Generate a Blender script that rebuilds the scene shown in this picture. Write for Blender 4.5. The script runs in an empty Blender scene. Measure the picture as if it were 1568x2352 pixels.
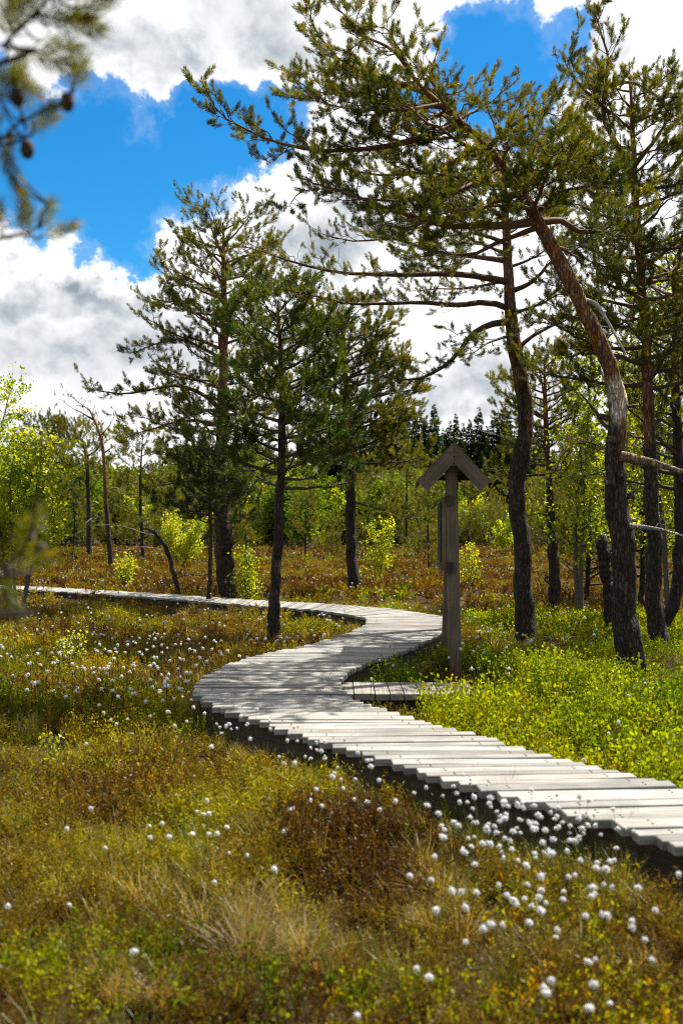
import bpy, math, time
import numpy as np
T0 = time.time()
rng = np.random.default_rng(11)
R = math.radians
sc = bpy.context.scene
COL = sc.collection

# ------------------------------------------------------------------ camera model used for surveying the place
F = 2400.0; CX = 784.0; HZ = 1225.0; EYE = 1.65      # photo units (1568 x 2352)
DECK_Z = 0.32
def at(x, y, Y):                       # a sight line followed out to distance Y
    return np.array([(x - CX) / F * Y, Y, EYE + (HZ - y) / F * Y])
def ground_at(x, y, z=0.0):            # where a sight line meets the level z
    Y = (EYE - z) * F / (y - HZ)
    return np.array([(x - CX) / F * Y, Y, z])

# ------------------------------------------------------------------ numpy helpers
def nrm(v):
    return v / np.maximum(np.linalg.norm(v, axis=-1, keepdims=True), 1e-9)
def rand(n, a=0., b=1.):
    return rng.uniform(a, b, n)
def _hash(ix, iy, seed):
    h = (ix * 374761393 + iy * 668265263 + seed * 974711) & 0x7fffffff
    h = ((h ^ (h >> 13)) * 1274126177) & 0x7fffffff
    return ((h ^ (h >> 16)) & 0xffff) / 65535.0
def vnoise(x, y, seed=0):
    x = np.asarray(x, float); y = np.asarray(y, float)
    ix = np.floor(x).astype(np.int64); iy = np.floor(y).astype(np.int64)
    fx = x - ix; fy = y - iy
    fx = fx * fx * (3 - 2 * fx); fy = fy * fy * (3 - 2 * fy)
    a = _hash(ix, iy, seed); b = _hash(ix + 1, iy, seed); c = _hash(ix, iy + 1, seed); d = _hash(ix + 1, iy + 1, seed)
    return (a * (1 - fx) + b * fx) * (1 - fy) + (c * (1 - fx) + d * fx) * fy
def fbm(x, y, seed=0, o=3):
    s = 0; a = 0.5
    for k in range(o):
        s = s + a * vnoise(x * 2 ** k, y * 2 ** k, seed + k * 17); a *= 0.5
    return s / (1 - 0.5 ** o)

class Geo:
    """collects quads with a colour per vertex; becomes ONE mesh"""
    def __init__(s): s.v = []; s.f = []; s.c = []; s.m = []; s.n = 0; s.uv = []
    def add(s, v, f, c, m=0, uv=None):
        v = np.asarray(v, float).reshape(-1, 3); f = np.asarray(f, np.int64).reshape(-1, 4)
        c = np.asarray(c, float)
        if c.ndim == 1: c = np.tile(c, (len(v), 1))
        s.v.append(v); s.f.append(f + s.n); s.c.append(c); s.m.append(np.full(len(f), m)); s.n += len(v)
        s.uv.append(np.zeros((len(v), 2)) if uv is None else np.asarray(uv, float))
    def build(s, name, mats, parent=None, origin=(0, 0, 0), smooth=False, uv=False):
        if not isinstance(mats, (list, tuple)): mats = [mats]
        v = np.concatenate(s.v) - np.asarray(origin); f = np.concatenate(s.f); c = np.concatenate(s.c); m = np.concatenate(s.m)
        me = bpy.data.meshes.new(name)
        me.vertices.add(len(v)); me.vertices.foreach_set('co', v.astype(np.float32).ravel())
        me.loops.add(f.size); me.loops.foreach_set('vertex_index', f.astype(np.int32).ravel())
        me.polygons.add(len(f)); me.polygons.foreach_set('loop_start', np.arange(0, f.size, 4, dtype=np.int32))
        me.polygons.foreach_set('material_index', m.astype(np.int32))
        me.polygons.foreach_set('use_smooth', np.full(len(f), smooth))
        me.update(calc_edges=True)
        at_ = me.attributes.new('col', 'FLOAT_COLOR', 'POINT')
        at_.data.foreach_set('color', np.concatenate([c, np.ones((len(c), 1))], 1).astype(np.float32).ravel())
        if uv:
            u = np.concatenate(s.uv)[f.ravel()]
            l = me.uv_layers.new(name='UVMap'); l.data.foreach_set('uv', u.astype(np.float32).ravel())
        for k in mats: me.materials.append(k)
        o = bpy.data.objects.new(name, me); COL.objects.link(o)
        if parent is not None: o.parent = parent
        else: o.location = origin
        return o

def tag(o, label=None, cat=None, group=None, kind=None):
    if label: o['label'] = label
    if cat: o['category'] = cat
    if group: o['group'] = group
    if kind: o['kind'] = kind
    return o
def empty(name, loc, label=None, cat=None, group=None, rz=0.):
    o = bpy.data.objects.new(name, None); COL.objects.link(o)
    o.location = loc; o.rotation_euler = (0, 0, rz); o.empty_display_size = .2
    return tag(o, label, cat, group)
def copy_tree(o, parent=None):
    c = o.copy(); COL.objects.link(c); c.parent = parent
    for ch in [k for k in COL.objects if k.parent == o]:
        copy_tree(ch, c)
    return c

def tubes(P, Rd, sides=5, wob=None):
    """P (k,n,3), Rd (k,n) -> verts, quads (a batch of tubes)"""
    P = np.asarray(P, float); Rd = np.asarray(Rd, float)
    k, n, _ = P.shape
    T = np.empty_like(P); T[:, 1:-1] = P[:, 2:] - P[:, :-2]; T[:, 0] = P[:, 1] - P[:, 0]; T[:, -1] = P[:, -1] - P[:, -2]
    T = nrm(T)
    ref = np.where(np.abs(nrm(P[:, -1] - P[:, 0])[:, 2:3]) > .7, np.array([[1., 0, 0]]), np.array([[0, 0, 1.]]))
    N = nrm(np.cross(T, ref[:, None, :])); B = np.cross(T, N)
    a = np.arange(sides) / sides * 2 * np.pi
    rr = Rd[:, :, None] * (1 if wob is None else wob)
    V = P[:, :, None, :] + rr[..., None] * (np.cos(a)[:, None] * N[:, :, None, :] + np.sin(a)[:, None] * B[:, :, None, :])
    i = np.arange(n - 1)[:, None]; j = np.arange(sides)[None]; j2 = (j + 1) % sides
    q = np.stack([i * sides + j, i * sides + j2, (i + 1) * sides + j2, (i + 1) * sides + j], -1).reshape(-1, 4)
    Q = (q[None] + (np.arange(k) * n * sides)[:, None, None]).reshape(-1, 4)
    return V.reshape(-1, 3), Q
def resample(pts, n):
    pts = np.asarray(pts, float)
    # Catmull-Rom through the surveyed points, then even spacing
    p = np.vstack([2 * pts[0] - pts[1], pts, 2 * pts[-1] - pts[-2]])
    out = []
    for i in range(1, len(p) - 2):
        t = np.linspace(0, 1, 12, endpoint=False)[:, None]
        a, b, c, d = p[i - 1], p[i], p[i + 1], p[i + 2]
        out.append(.5 * (2 * b + (c - a) * t + (2 * a - 5 * b + 4 * c - d) * t ** 2 + (3 * b - a - 3 * c + d) * t ** 3))
    out = np.vstack(out + [p[-2][None]])
    s = np.r_[0, np.cumsum(np.linalg.norm(np.diff(out[:, :3], axis=0), axis=1))]
    u = np.linspace(0, s[-1], n)
    return np.stack([np.interp(u, s, out[:, k]) for k in range(out.shape[1])], 1)
def basis(D, roll=None):
    """rotation matrices whose third column is D"""
    D = nrm(D); k = len(D)
    ref = np.where(np.abs(D[:, 2:3]) > .9, np.array([[1., 0, 0]]), np.array([[0, 0, 1.]]))
    X = nrm(np.cross(ref, D)); Y = np.cross(D, X)
    roll = rand(k, 0, 2 * np.pi) if roll is None else roll
    c, s = np.cos(roll)[:, None], np.sin(roll)[:, None]
    return np.stack([X * c + Y * s, -X * s + Y * c, D], -1)
def scatter(geo, tmpl, pos, rot, scale, colr, m=0):
    """copies a (verts, quads, colour factor) template into geo"""
    v, f, c = tmpl; k = len(pos)
    if k == 0: return
    sc_ = np.asarray(scale)
    if sc_.ndim == 1: sc_ = sc_[:, None]
    V = np.einsum('kij,knj->kni', rot, v[None] * sc_[:, None, :]) + pos[:, None, :]
    Q = f[None] + (np.arange(k) * len(v))[:, None, None]
    C = colr[:, None, :] * c[None]
    geo.add(V.reshape(-1, 3), Q.reshape(-1, 4), C.reshape(-1, 3), m)
def box(geo, lo, hi, c, m=0, rot=None, at_=(0, 0, 0), axis=0):
    lo = np.asarray(lo, float); hi = np.asarray(hi, float)
    v = np.array([[x, y, z] for z in (0, 1) for y in (0, 1) for x in (0, 1)]) * (hi - lo) + lo
    f = np.array([[0, 2, 3, 1], [4, 5, 7, 6], [0, 1, 5, 4], [2, 6, 7, 3], [0, 4, 6, 2], [1, 3, 7, 5]])
    V = []; Fq = []; U = []
    for q in f:                                   # separate faces so each carries its own grain direction
        w = v[q]; b = len(V); V += list(w); Fq.append([b, b + 1, b + 2, b + 3])
        o2 = [k for k in range(3) if k != axis]
        U += [[p[axis], p[o2[0]] + p[o2[1]]] for p in w]
    V = np.array(V)
    if rot is not None: V = V @ np.asarray(rot).T
    geo.add(V + np.asarray(at_), Fq, c, m, np.array(U) + rng.uniform(0, 30, 2))

# ------------------------------------------------------------------ materials
def mat(name):
    m = bpy.data.materials.new(name); m.use_nodes = True
    nt = m.node_tree; nt.nodes.clear()
    out = nt.nodes.new('ShaderNodeOutputMaterial')
    return m, nt, out
def N(nt, typ, **kw):
    n = nt.nodes.new(typ)
    for k, v in kw.items():
        if k in n.inputs: 
            n.inputs[k].default_value = v
        else: setattr(n, k, v)
    return n
def leaf_mat(name, trans=.5, tcol=(1.25, 1.1, .35), gloss=.06, vary=.25, rough=.4):
    m, nt, out = mat(name); L = nt.links.new
    a = N(nt, 'ShaderNodeAttribute', attribute_name='col')
    oi = N(nt, 'ShaderNodeObjectInfo')
    hsv = N(nt, 'ShaderNodeHueSaturation')
    mr = N(nt, 'ShaderNodeMapRange'); mr.inputs[3].default_value = 1 - vary; mr.inputs[4].default_value = 1 + vary
    L(oi.outputs['Random'], mr.inputs[0]); L(mr.outputs[0], hsv.inputs['Value'])
    mh = N(nt, 'ShaderNodeMapRange'); mh.inputs[3].default_value = .5 - .07 * vary; mh.inputs[4].default_value = .5 + .05 * vary
    mul = N(nt, 'ShaderNodeMath', operation='MULTIPLY'); mul.inputs[1].default_value = 7.31
    fr = N(nt, 'ShaderNodeMath', operation='FRACT')
    L(oi.outputs['Random'], mul.inputs[0]); L(mul.outputs[0], fr.inputs[0]); L(fr.outputs[0], mh.inputs[0]); L(mh.outputs[0], hsv.inputs['Hue'])
    L(a.outputs['Color'], hsv.inputs['Color'])
    d = N(nt, 'ShaderNodeBsdfDiffuse'); L(hsv.outputs[0], d.inputs[0])
    t = N(nt, 'ShaderNodeBsdfTranslucent')
    mx = N(nt, 'ShaderNodeVectorMath', operation='MULTIPLY'); mx.inputs[1].default_value = tcol
    L(hsv.outputs[0], mx.inputs[0]); L(mx.outputs[0], t.inputs[0])
    s = N(nt, 'ShaderNodeMixShader', Fac=trans); L(d.outputs[0], s.inputs[1]); L(t.outputs[0], s.inputs[2])
    g = N(nt, 'ShaderNodeBsdfGlossy', Roughness=rough); g.inputs[0].default_value = (1, 1, .95, 1)
    s2 = N(nt, 'ShaderNodeMixShader', Fac=gloss); L(s.outputs[0], s2.inputs[1]); L(g.outputs[0], s2.inputs[2])
    L(s2.outputs[0], out.inputs[0])
    return m
M_needle = leaf_mat('pine_needles', .42, (1.45, 1.2, .22), .025, .12, .45)
M_leaf = leaf_mat('birch_leaf', .62, (1.55, 1.4, .18), .025, .12)
M_bil = leaf_mat('bilberry_leaf', .6, (1.55, 1.45, .15), .008, 0)
M_heath = leaf_mat('heather', .45, (1.35, 1.15, .25), .012, 0)
M_grass = leaf_mat('sedge', .5, (1.4, 1.15, .35), .02, 0)
M_cotton = leaf_mat('cotton_hair', .45, (1, 1, 1), .0, 0)
M_far = leaf_mat('far_leaf', .5, (1.4, 1.2, .2), .01, .22)

def bark_mat(name, zscale=9., bump=1.):
    m, nt, out = mat(name); L = nt.links.new
    a = N(nt, 'ShaderNodeAttribute', attribute_name='col')
    tc = N(nt, 'ShaderNodeTexCoord'); mp = N(nt, 'ShaderNodeMapping'); mp.inputs['Scale'].default_value = (30, 30, zscale)
    L(tc.outputs['Object'], mp.inputs[0])
    nz = N(nt, 'ShaderNodeTexNoise', Scale=1.2, Detail=4.); L(mp.outputs[0], nz.inputs[0])
    ad = N(nt, 'ShaderNodeVectorMath', operation='ADD'); L(mp.outputs[0], ad.inputs[0]); L(nz.outputs['Color'], ad.inputs[1])
    v = N(nt, 'ShaderNodeTexVoronoi', feature='DISTANCE_TO_EDGE', Scale=1.); L(ad.outputs[0], v.inputs[0])
    cr = N(nt, 'ShaderNodeMapRange'); cr.inputs[1].default_value = 0.0; cr.inputs[2].default_value = .22; cr.inputs[3].default_value = .45; cr.inputs[4].default_value = 1.1
    L(v.outputs['Distance'], cr.inputs[0])
    v2 = N(nt, 'ShaderNodeTexVoronoi', Scale=1.); L(ad.outputs[0], v2.inputs[0])
    hs = N(nt, 'ShaderNodeHueSaturation')
    mr = N(nt, 'ShaderNodeMapRange'); mr.inputs[3].default_value = .6; mr.inputs[4].default_value = 1.5
    sp = N(nt, 'ShaderNodeSeparateColor'); L(v2.outputs['Color'], sp.inputs[0]); L(sp.outputs[0], mr.inputs[0]); L(mr.outputs[0], hs.inputs['Value'])
    ms = N(nt, 'ShaderNodeMapRange'); ms.inputs[3].default_value = .6; ms.inputs[4].default_value = 1.25
    L(sp.outputs[1], ms.inputs[0]); L(ms.outputs[0], hs.inputs['Saturation'])
    L(a.outputs['Color'], hs.inputs['Color'])
    mu = N(nt, 'ShaderNodeVectorMath', operation='SCALE'); L(hs.outputs[0], mu.inputs[0]); L(cr.outputs[0], mu.inputs['Scale'])
    n2 = N(nt, 'ShaderNodeTexNoise', Scale=60., Detail=3.); L(tc.outputs['Object'], n2.inputs[0])
    hsum = N(nt, 'ShaderNodeMath', operation='MULTIPLY_ADD'); L(n2.outputs[0], hsum.inputs[0]); hsum.inputs[1].default_value = .35; L(cr.outputs[0], hsum.inputs[2])
    b = N(nt, 'ShaderNodeBump', Strength=bump, Distance=.025); L(hsum.outputs[0], b.inputs['Height'])
    p = N(nt, 'ShaderNodeBsdfPrincipled', Roughness=.85); p.inputs['Specular IOR Level'].default_value = .25
    L(mu.outputs[0], p.inputs['Base Color']); L(b.outputs[0], p.inputs['Normal']); L(p.outputs[0], out.inputs[0])
    return m
M_bark = bark_mat('pine_bark')
def plain_attr(name, rough=.8, vary=.35, scale=30., spec=.25):
    m, nt, out = mat(name); L = nt.links.new
    a = N(nt, 'ShaderNodeAttribute', attribute_name='col')
    tc = N(nt, 'ShaderNodeTexCoord'); nz = N(nt, 'ShaderNodeTexNoise', Scale=scale, Detail=4.); L(tc.outputs['Object'], nz.inputs[0])
    mr = N(nt, 'ShaderNodeMapRange'); mr.inputs[1].default_value = .3; mr.inputs[2].default_value = .7; mr.inputs[3].default_value = 1 - vary; mr.inputs[4].default_value = 1 + vary
    L(nz.outputs[0], mr.inputs[0])
    mu = N(nt, 'ShaderNodeVectorMath', operation='SCALE'); L(a.outputs['Color'], mu.inputs[0]); L(mr.outputs[0], mu.inputs['Scale'])
    p = N(nt, 'ShaderNodeBsdfPrincipled', Roughness=rough); p.inputs['Specular IOR Level'].default_value = spec
    L(mu.outputs[0], p.inputs['Base Color']); L(p.outputs[0], out.inputs[0])
    return m
M_twig = plain_attr('twig_bark')
M_stem = leaf_mat('green_stem', .3, (1.1, 1.1, .5), .04, 0)
def wood_mat(name, crack=1.):
    m, nt, out = mat(name); L = nt.links.new
    a = N(nt, 'ShaderNodeAttribute', attribute_name='col')
    uv = N(nt, 'ShaderNodeUVMap'); 
    mp = N(nt, 'ShaderNodeMapping'); mp.inputs['Scale'].default_value = (1.6, 46, 1); L(uv.outputs[0], mp.inputs[0])
    n1 = N(nt, 'ShaderNodeTexNoise', Scale=1., Detail=6., Roughness=.65); L(mp.outputs[0], n1.inputs[0])
    mp2 = N(nt, 'ShaderNodeMapping'); mp2.inputs['Scale'].default_value = (2.2, 130, 1); L(uv.outputs[0], mp2.inputs[0])
    n2 = N(nt, 'ShaderNodeTexNoise', Scale=1., Detail=2.); L(mp2.outputs[0], n2.inputs[0])
    n3 = N(nt, 'ShaderNodeTexNoise', Scale=3., Detail=4.); L(uv.outputs[0], n3.inputs[0])
    r1 = N(nt, 'ShaderNodeMapRange'); r1.inputs[1].default_value = .32; r1.inputs[2].default_value = .68; r1.inputs[3].default_value = .55; r1.inputs[4].default_value = 1.25; L(n1.outputs[0], r1.inputs[0])
    r2 = N(nt, 'ShaderNodeMapRange'); r2.inputs[1].default_value = .27; r2.inputs[2].default_value = .37; r2.inputs[3].default_value = .45; r2.inputs[4].default_value = 1.; L(n2.outputs[0], r2.inputs[0])
    r3 = N(nt, 'ShaderNodeMapRange'); r3.inputs[1].default_value = .3; r3.inputs[2].default_value = .7; r3.inputs[3].default_value = .70; r3.inputs[4].default_value = 1.18; L(n3.outputs[0], r3.inputs[0])
    m1 = N(nt, 'ShaderNodeMath', operation='MULTIPLY'); L(r1.outputs[0], m1.inputs[0]); L(r2.outputs[0], m1.inputs[1])
    m2 = N(nt, 'ShaderNodeMath', operation='MULTIPLY'); L(m1.outputs[0], m2.inputs[0]); L(r3.outputs[0], m2.inputs[1])
    mu = N(nt, 'ShaderNodeVectorMath', operation='SCALE'); L(a.outputs['Color'], mu.inputs[0]); L(m2.outputs[0], mu.inputs['Scale'])
    b = N(nt, 'ShaderNodeBump', Strength=.6 * crack, Distance=.006); L(m1.outputs[0], b.inputs['Height'])
    p = N(nt, 'ShaderNodeBsdfPrincipled', Roughness=.72); p.inputs['Specular IOR Level'].default_value = .3
    L(mu.outputs[0], p.inputs['Base Color']); L(b.outputs[0], p.inputs['Normal']); L(p.outputs[0], out.inputs[0])
    return m
M_deck = wood_mat('weathered_planks')

# ------------------------------------------------------------------ the boardwalk's course (surveyed edges, near to far)
PAIRS = [((1880, 2070), (2640, 2050)), ((1700, 1990), (2330, 1968)), ((1520, 1928), (2060, 1912)), ((1286, 1857), (1740, 1846)), ((1049, 1798), (1500, 1790)),
         ((895, 1749), (1310, 1745)), ((760, 1709), (1160, 1706)), ((628, 1666), (1010, 1665)), ((535, 1636), (900, 1635)),
         ((461, 1603), (813, 1603)), ((447, 1585), (790, 1587)), ((455, 1571), (778, 1571)), ((467, 1556), (784, 1557)), ((491, 1542), (800, 1545)),
         ((539, 1519), (841, 1522)), ((608, 1501), (900, 1503)), ((712, 1479), (955, 1482)), ((764, 1465), (990, 1466)), ((801, 1452), (1018, 1453)),
         ((833, 1438), (1032, 1440)), ((843, 1427), (1036, 1429)), ((844, 1421), (1022, 1418)), ((835, 1417), (986, 1411)), ((805, 1412), (904, 1399)),
         ((773, 1407), (848, 1394)), ((733, 1402), (773, 1388)), ((664, 1396), (690, 1383)), ((560, 1389), (580, 1378)), ((480, 1382), (500, 1372)),
         ((350, 1372), (370, 1363)), ((205, 1363), (222, 1355)), ((60, 1354), (75, 1347)), ((-200, 1344), (-180, 1338))]
LW = np.array([ground_at(*p[0], DECK_Z)[:2] for p in PAIRS]); RW = np.array([ground_at(*p[1], DECK_Z)[:2] for p in PAIRS])
LR = resample(np.hstack([LW, RW]), 700)
LS, RS = LR[:, :2], LR[:, 2:]
CS = (LS + RS) / 2; DS = nrm(RS - LS); HW = np.linalg.norm(RS - LS, axis=1) / 2
k_ = np.ones(15) / 15
HW = np.convolve(np.pad(HW, 7, 'edge'), k_, 'valid'); DS = nrm(np.stack([np.convolve(np.pad(DS[:, i], 7, 'edge'), k_, 'valid') for i in range(2)], 1))
NS = np.stack([-DS[:, 1], DS[:, 0]], 1)
DC = np.diff(CS, axis=0)
ADV = np.r_[0, np.cumsum(np.maximum(np.abs(np.sum(DC * NS[:-1], 1)), .25 * np.linalg.norm(DC, axis=1)))]
def course(s):
    g = lambda a: np.interp(s, ADV, a)
    c = np.array([g(CS[:, 0]), g(CS[:, 1])]); d = nrm(np.array([g(DS[:, 0]), g(DS[:, 1])])); return c, d, float(g(HW))
_cd = CS[::4]; _ch = HW[::4]
def deck_dist(x, y):
    """signed metres from the boardwalk's edge (negative on it)"""
    x = np.asarray(x, float).ravel(); y = np.asarray(y, float).ravel(); out = np.empty(len(x))
    for i in range(0, len(x), 20000):
        d = np.hypot(x[i:i + 20000, None] - _cd[None, :, 0], y[i:i + 20000, None] - _cd[None, :, 1]) - _ch[None] * .95
        out[i:i + 20000] = d.min(1)
    return out
def side_right(x, y):
    """True for ground on the right-hand side of the walk (bilberry side)"""
    xr = np.interp(y, np.maximum.accumulate(CS[:, 1]), CS[:, 0]); return x > xr
def smooth(a, b, x):
    t = np.clip((x - a) / (b - a), 0, 1); return t * t * (3 - 2 * t)
def hgt(x, y):
    x = np.asarray(x, float); y = np.asarray(y, float); sh = x.shape
    x = x.ravel(); y = y.ravel()
    near = 1 - smooth(40, 90, np.hypot(x, y))
    z = (fbm(x / 1.1, y / 1.1, 3, 3) - .5) * .30 * near + (fbm(x / 3.7, y / 3.7, 9, 2) - .5) * .22 * near
    z += (.03 + .26 * (fbm(x / 1.3 + 4, y / 1.3, 19, 2) - .5)) * smooth(1.6, 3.2, x) * smooth(5, 7, y) * (1 - smooth(14, 18, y)) * near
    d = deck_dist(x, y)
    w = smooth(.0, .7, d)
    z = np.minimum(z * w + (1 - w) * (.05 + .13 * smooth(17.5, 20, y)), .07 + .14 * smooth(17.5, 20, y) + .28 * smooth(.0, 1.0, d))
    z += .05 * np.clip(1 - np.hypot((x - 1.75) / 1.0, (y - 8.9) / 1.3), 0, 1) * smooth(.05, .5, d)
    lo = smooth(1.0, .45, np.hypot((x - 1.15) / 1.1, (y - 11.1) / 1.9)); z = z * (1 - lo) + np.minimum(z, .0) * lo
    return z.reshape(sh)

# ground sheet
def ground_mat():
    m, nt, out = mat('bog_peat'); L = nt.links.new
    tc = N(nt, 'ShaderNodeTexCoord')
    n1 = N(nt, 'ShaderNodeTexNoise', Scale=.35, Detail=6., Roughness=.6); L(tc.outputs['Object'], n1.inputs[0])
    n2 = N(nt, 'ShaderNodeTexNoise', Scale=9., Detail=5., Roughness=.7); L(tc.outputs['Object'], n2.inputs[0])
    r = N(nt, 'ShaderNodeValToRGB'); e = r.color_ramp.elements
    e[0].position = .32; e[0].color = (.016, .009, .004, 1); e[1].position = .68; e[1].color = (.055, .042, .010, 1)
    k = e.new(.5); k.color = (.034, .020, .007, 1)
    ad = N(nt, 'ShaderNodeMath', operation='MULTIPLY_ADD'); L(n2.outputs[0], ad.inputs[0]); ad.inputs[1].default_value = .5
    sb = N(nt, 'ShaderNodeMath', operation='MULTIPLY_ADD'); L(n1.outputs[0], sb.inputs[0]); sb.inputs[1].default_value = .8; sb.inputs[2].default_value = -.15
    L(sb.outputs[0], ad.inputs[2]); L(ad.outputs[0], r.inputs[0])
    b = N(nt, 'ShaderNodeBump', Strength=.8, Distance=.05); L(n2.outputs[0], b.inputs['Height'])
    p = N(nt, 'ShaderNodeBsdfPrincipled', Roughness=.95); p.inputs['Specular IOR Level'].default_value = .1
    L(r.outputs[0], p.inputs['Base Color']); L(b.outputs[0], p.inputs['Normal']); L(p.outputs[0], out.inputs[0])
    return m
u = np.linspace(-6.2, 6.2, 360); gx = 3.2 * np.sinh(u)
v_ = np.linspace(-2.2, 6.0, 330); gy = 7 + 4.5 * np.sinh(v_)
GX, GY = np.meshgrid(gx, gy); GZ = hgt(GX, GY)
g = Geo(); nx = len(gx); ny = len(gy)
i, j = np.meshgrid(np.arange(nx - 1), np.arange(ny - 1))
q = np.stack([j * nx + i, j * nx + i + 1, (j + 1) * nx + i + 1, (j + 1) * nx + i], -1).reshape(-1, 4)
g.add(np.stack([GX, GY, GZ], -1).reshape(-1, 3), q, (1, 1, 1))
tag(g.build('bog_ground', ground_mat(), smooth=True), 'flat peat bog floor under the heather', 'ground', kind='structure')
print('ground', time.time() - T0)

# ------------------------------------------------------------------ boardwalk: deck, beams, supports
def build_boardwalk():
    root = empty('boardwalk', (0, 0, 0), 'long grey plank boardwalk winding in an S across the bog', 'boardwalk'); tag(root, kind='structure')
    g = Geo(); s = 0.0; total = ADV[-1]; k = 0
    while s < total - .3:
        w = float(rng.choice([.095, .115, .13, .155], p=[.25, .35, .25, .15])); gap = rng.uniform(.008, .022)
        c0, d0, _ = course(s + gap / 2); c1, d1, _ = course(s + w - gap / 2); cm, dm, h = course(s + w / 2)
        nm = np.array([-dm[1], dm[0]])
        h1, h2 = h + rng.uniform(-.018, .03), h + rng.uniform(-.018, .03)
        def cut(p, d, e):                          # line (p,d) with the square end of the plank
            t = np.dot(e - p, dm) / np.dot(d, dm); return p + d * t
        z = DECK_Z + rng.uniform(-.006, .006); tz = rng.uniform(-.005, .005)
        q = [cut(c0, d0, cm - dm * h1), cut(c0, d0, cm + dm * h2), cut(c1, d1, cm + dm * h2), cut(c1, d1, cm - dm * h1)]
        b = .004                                    # worn arris
        top = [np.r_[p, z + (tz if i_ in (1, 2) else -tz) + rng.uniform(-.002, .002)] for i_, p in enumerate(q)]
        ctr = np.mean([t[:2] for t in top], 0)
        inn = [np.r_[t[:2] + np.sign(np.dot(ctr - t[:2], nm)) * nm * b + np.sign(np.dot(ctr - t[:2], dm)) * dm * b, t[2]] for t in top]
        up = [np.r_[t[:2], t[2] - b] for t in top]
        dn = [np.r_[t[:2], t[2] - .042] for t in top]
        V = np.array(inn + up + dn)
        Fq = [[0, 1, 2, 3], [4, 5, 1, 0], [5, 6, 2, 1], [6, 7, 3, 2], [7, 4, 0, 3], [8, 9, 5, 4], [9, 10, 6, 5], [10, 11, 7, 6], [11, 8, 4, 7], [11, 10, 9, 8]]
        base = np.array([.285, .268, .240]) * rng.uniform(.70, 1.22) * (1 + np.array([1, .1, -1]) * rng.uniform(-.03, .025))
        if rng.random() < .08: base *= .78
        uv = [[np.dot(p[:2] - cm, dm), np.dot(p[:2] - cm, nm) + (z - p[2])] for p in V]
        g.add(V, Fq, base, 0, np.array(uv) + rng.uniform(0, 40, 2))
        for e_ in (-1, 1):                           # two dark nail heads over each beam
            for f_ in (.3, .7):
                t_ = .5 + e_ * (.5 - .155 / (2 * h)); p_ = (inn[0] * (1 - t_) + inn[1] * t_) * (1 - f_) + (inn[3] * (1 - t_) + inn[2] * t_) * f_ + np.array([0, 0, .0022])
                a_ = np.r_[dm, 0] * .0055; b_ = np.r_[nm, 0] * .0055
                g.add([p_ - a_ - b_, p_ + a_ - b_, p_ + a_ + b_, p_ - a_ + b_], [[0, 1, 2, 3]], (.03, .027, .025), 0, np.zeros((4, 2)))
        s += w; k += 1
    g.build('deck', M_deck, root, uv=True)
    for side in (-1, 1):
        g = Geo(); n = 500
        ss = np.linspace(0.02, total - .35, n); pts = []
        for s in ss:
            c, d, h = course(s); nn = np.array([-d[1], d[0]])
            pts.append((c + side * d * (h - .15), d))
        V = []; U = []
        for i_, (p, d) in enumerate(pts):
            for dx, z in ((-.04, .045), (.04, .045), (.04, .265), (-.04, .265)):
                V.append(np.r_[p + d * dx, z]); U.append([ss[i_], z + dx])
        Q = [[i_ * 4 + a, i_ * 4 + (a + 1) % 4, (i_ + 1) * 4 + (a + 1) % 4, (i_ + 1) * 4 + a] for i_ in range(n - 1) for a in range(4)]
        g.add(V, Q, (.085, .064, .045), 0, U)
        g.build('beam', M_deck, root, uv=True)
    for s in np.arange(.4, total - 1, 1.45):
        c, d, h = course(s); nn = np.array([-d[1], d[0]]); g = Geo()
        rot = np.array([[d[0], nn[0], 0], [d[1], nn[1], 0], [0, 0, 1]])
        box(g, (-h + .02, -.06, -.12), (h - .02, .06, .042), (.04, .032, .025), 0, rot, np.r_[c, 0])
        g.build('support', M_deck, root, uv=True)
build_boardwalk()
def build_platform():
    z = .25
    y1 = ground_at(0, 1567, z)[1]; y0 = ground_at(0, 1594, z)[1]
    xl = ground_at(785, 1594, z)[0] - .02
    root = empty('viewing_platform', (xl + .5, (y0 + y1) / 2, 0), 'short low plank platform joined to the boardwalk in front of the sign', 'platform')
    o = np.array([xl + .5, (y0 + y1) / 2, 0]); g = Geo(); x = xl
    for w in (.125, .185, .13, .125, .14, .17, .15, .16):
        c = np.array([.25, .225, .19]) * rng.uniform(.8, 1.1); dx = rng.uniform(-.01, .01)
        box(g, (x + .005, y0 + dx, z - .055), (x + w - .005, y1 + dx, z + rng.uniform(-.003, .003)), c, axis=1); x += w
    g.build('deck', M_deck, root, o, uv=True)
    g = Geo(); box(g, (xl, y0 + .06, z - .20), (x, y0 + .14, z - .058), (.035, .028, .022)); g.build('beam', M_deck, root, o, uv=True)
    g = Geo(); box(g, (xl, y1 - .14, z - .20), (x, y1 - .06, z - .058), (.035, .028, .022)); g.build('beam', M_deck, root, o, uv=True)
    for xx in (xl + .2, x - .25):
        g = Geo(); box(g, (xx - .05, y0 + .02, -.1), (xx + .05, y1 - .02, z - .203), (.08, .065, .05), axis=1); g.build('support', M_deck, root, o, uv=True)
build_platform()

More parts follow.
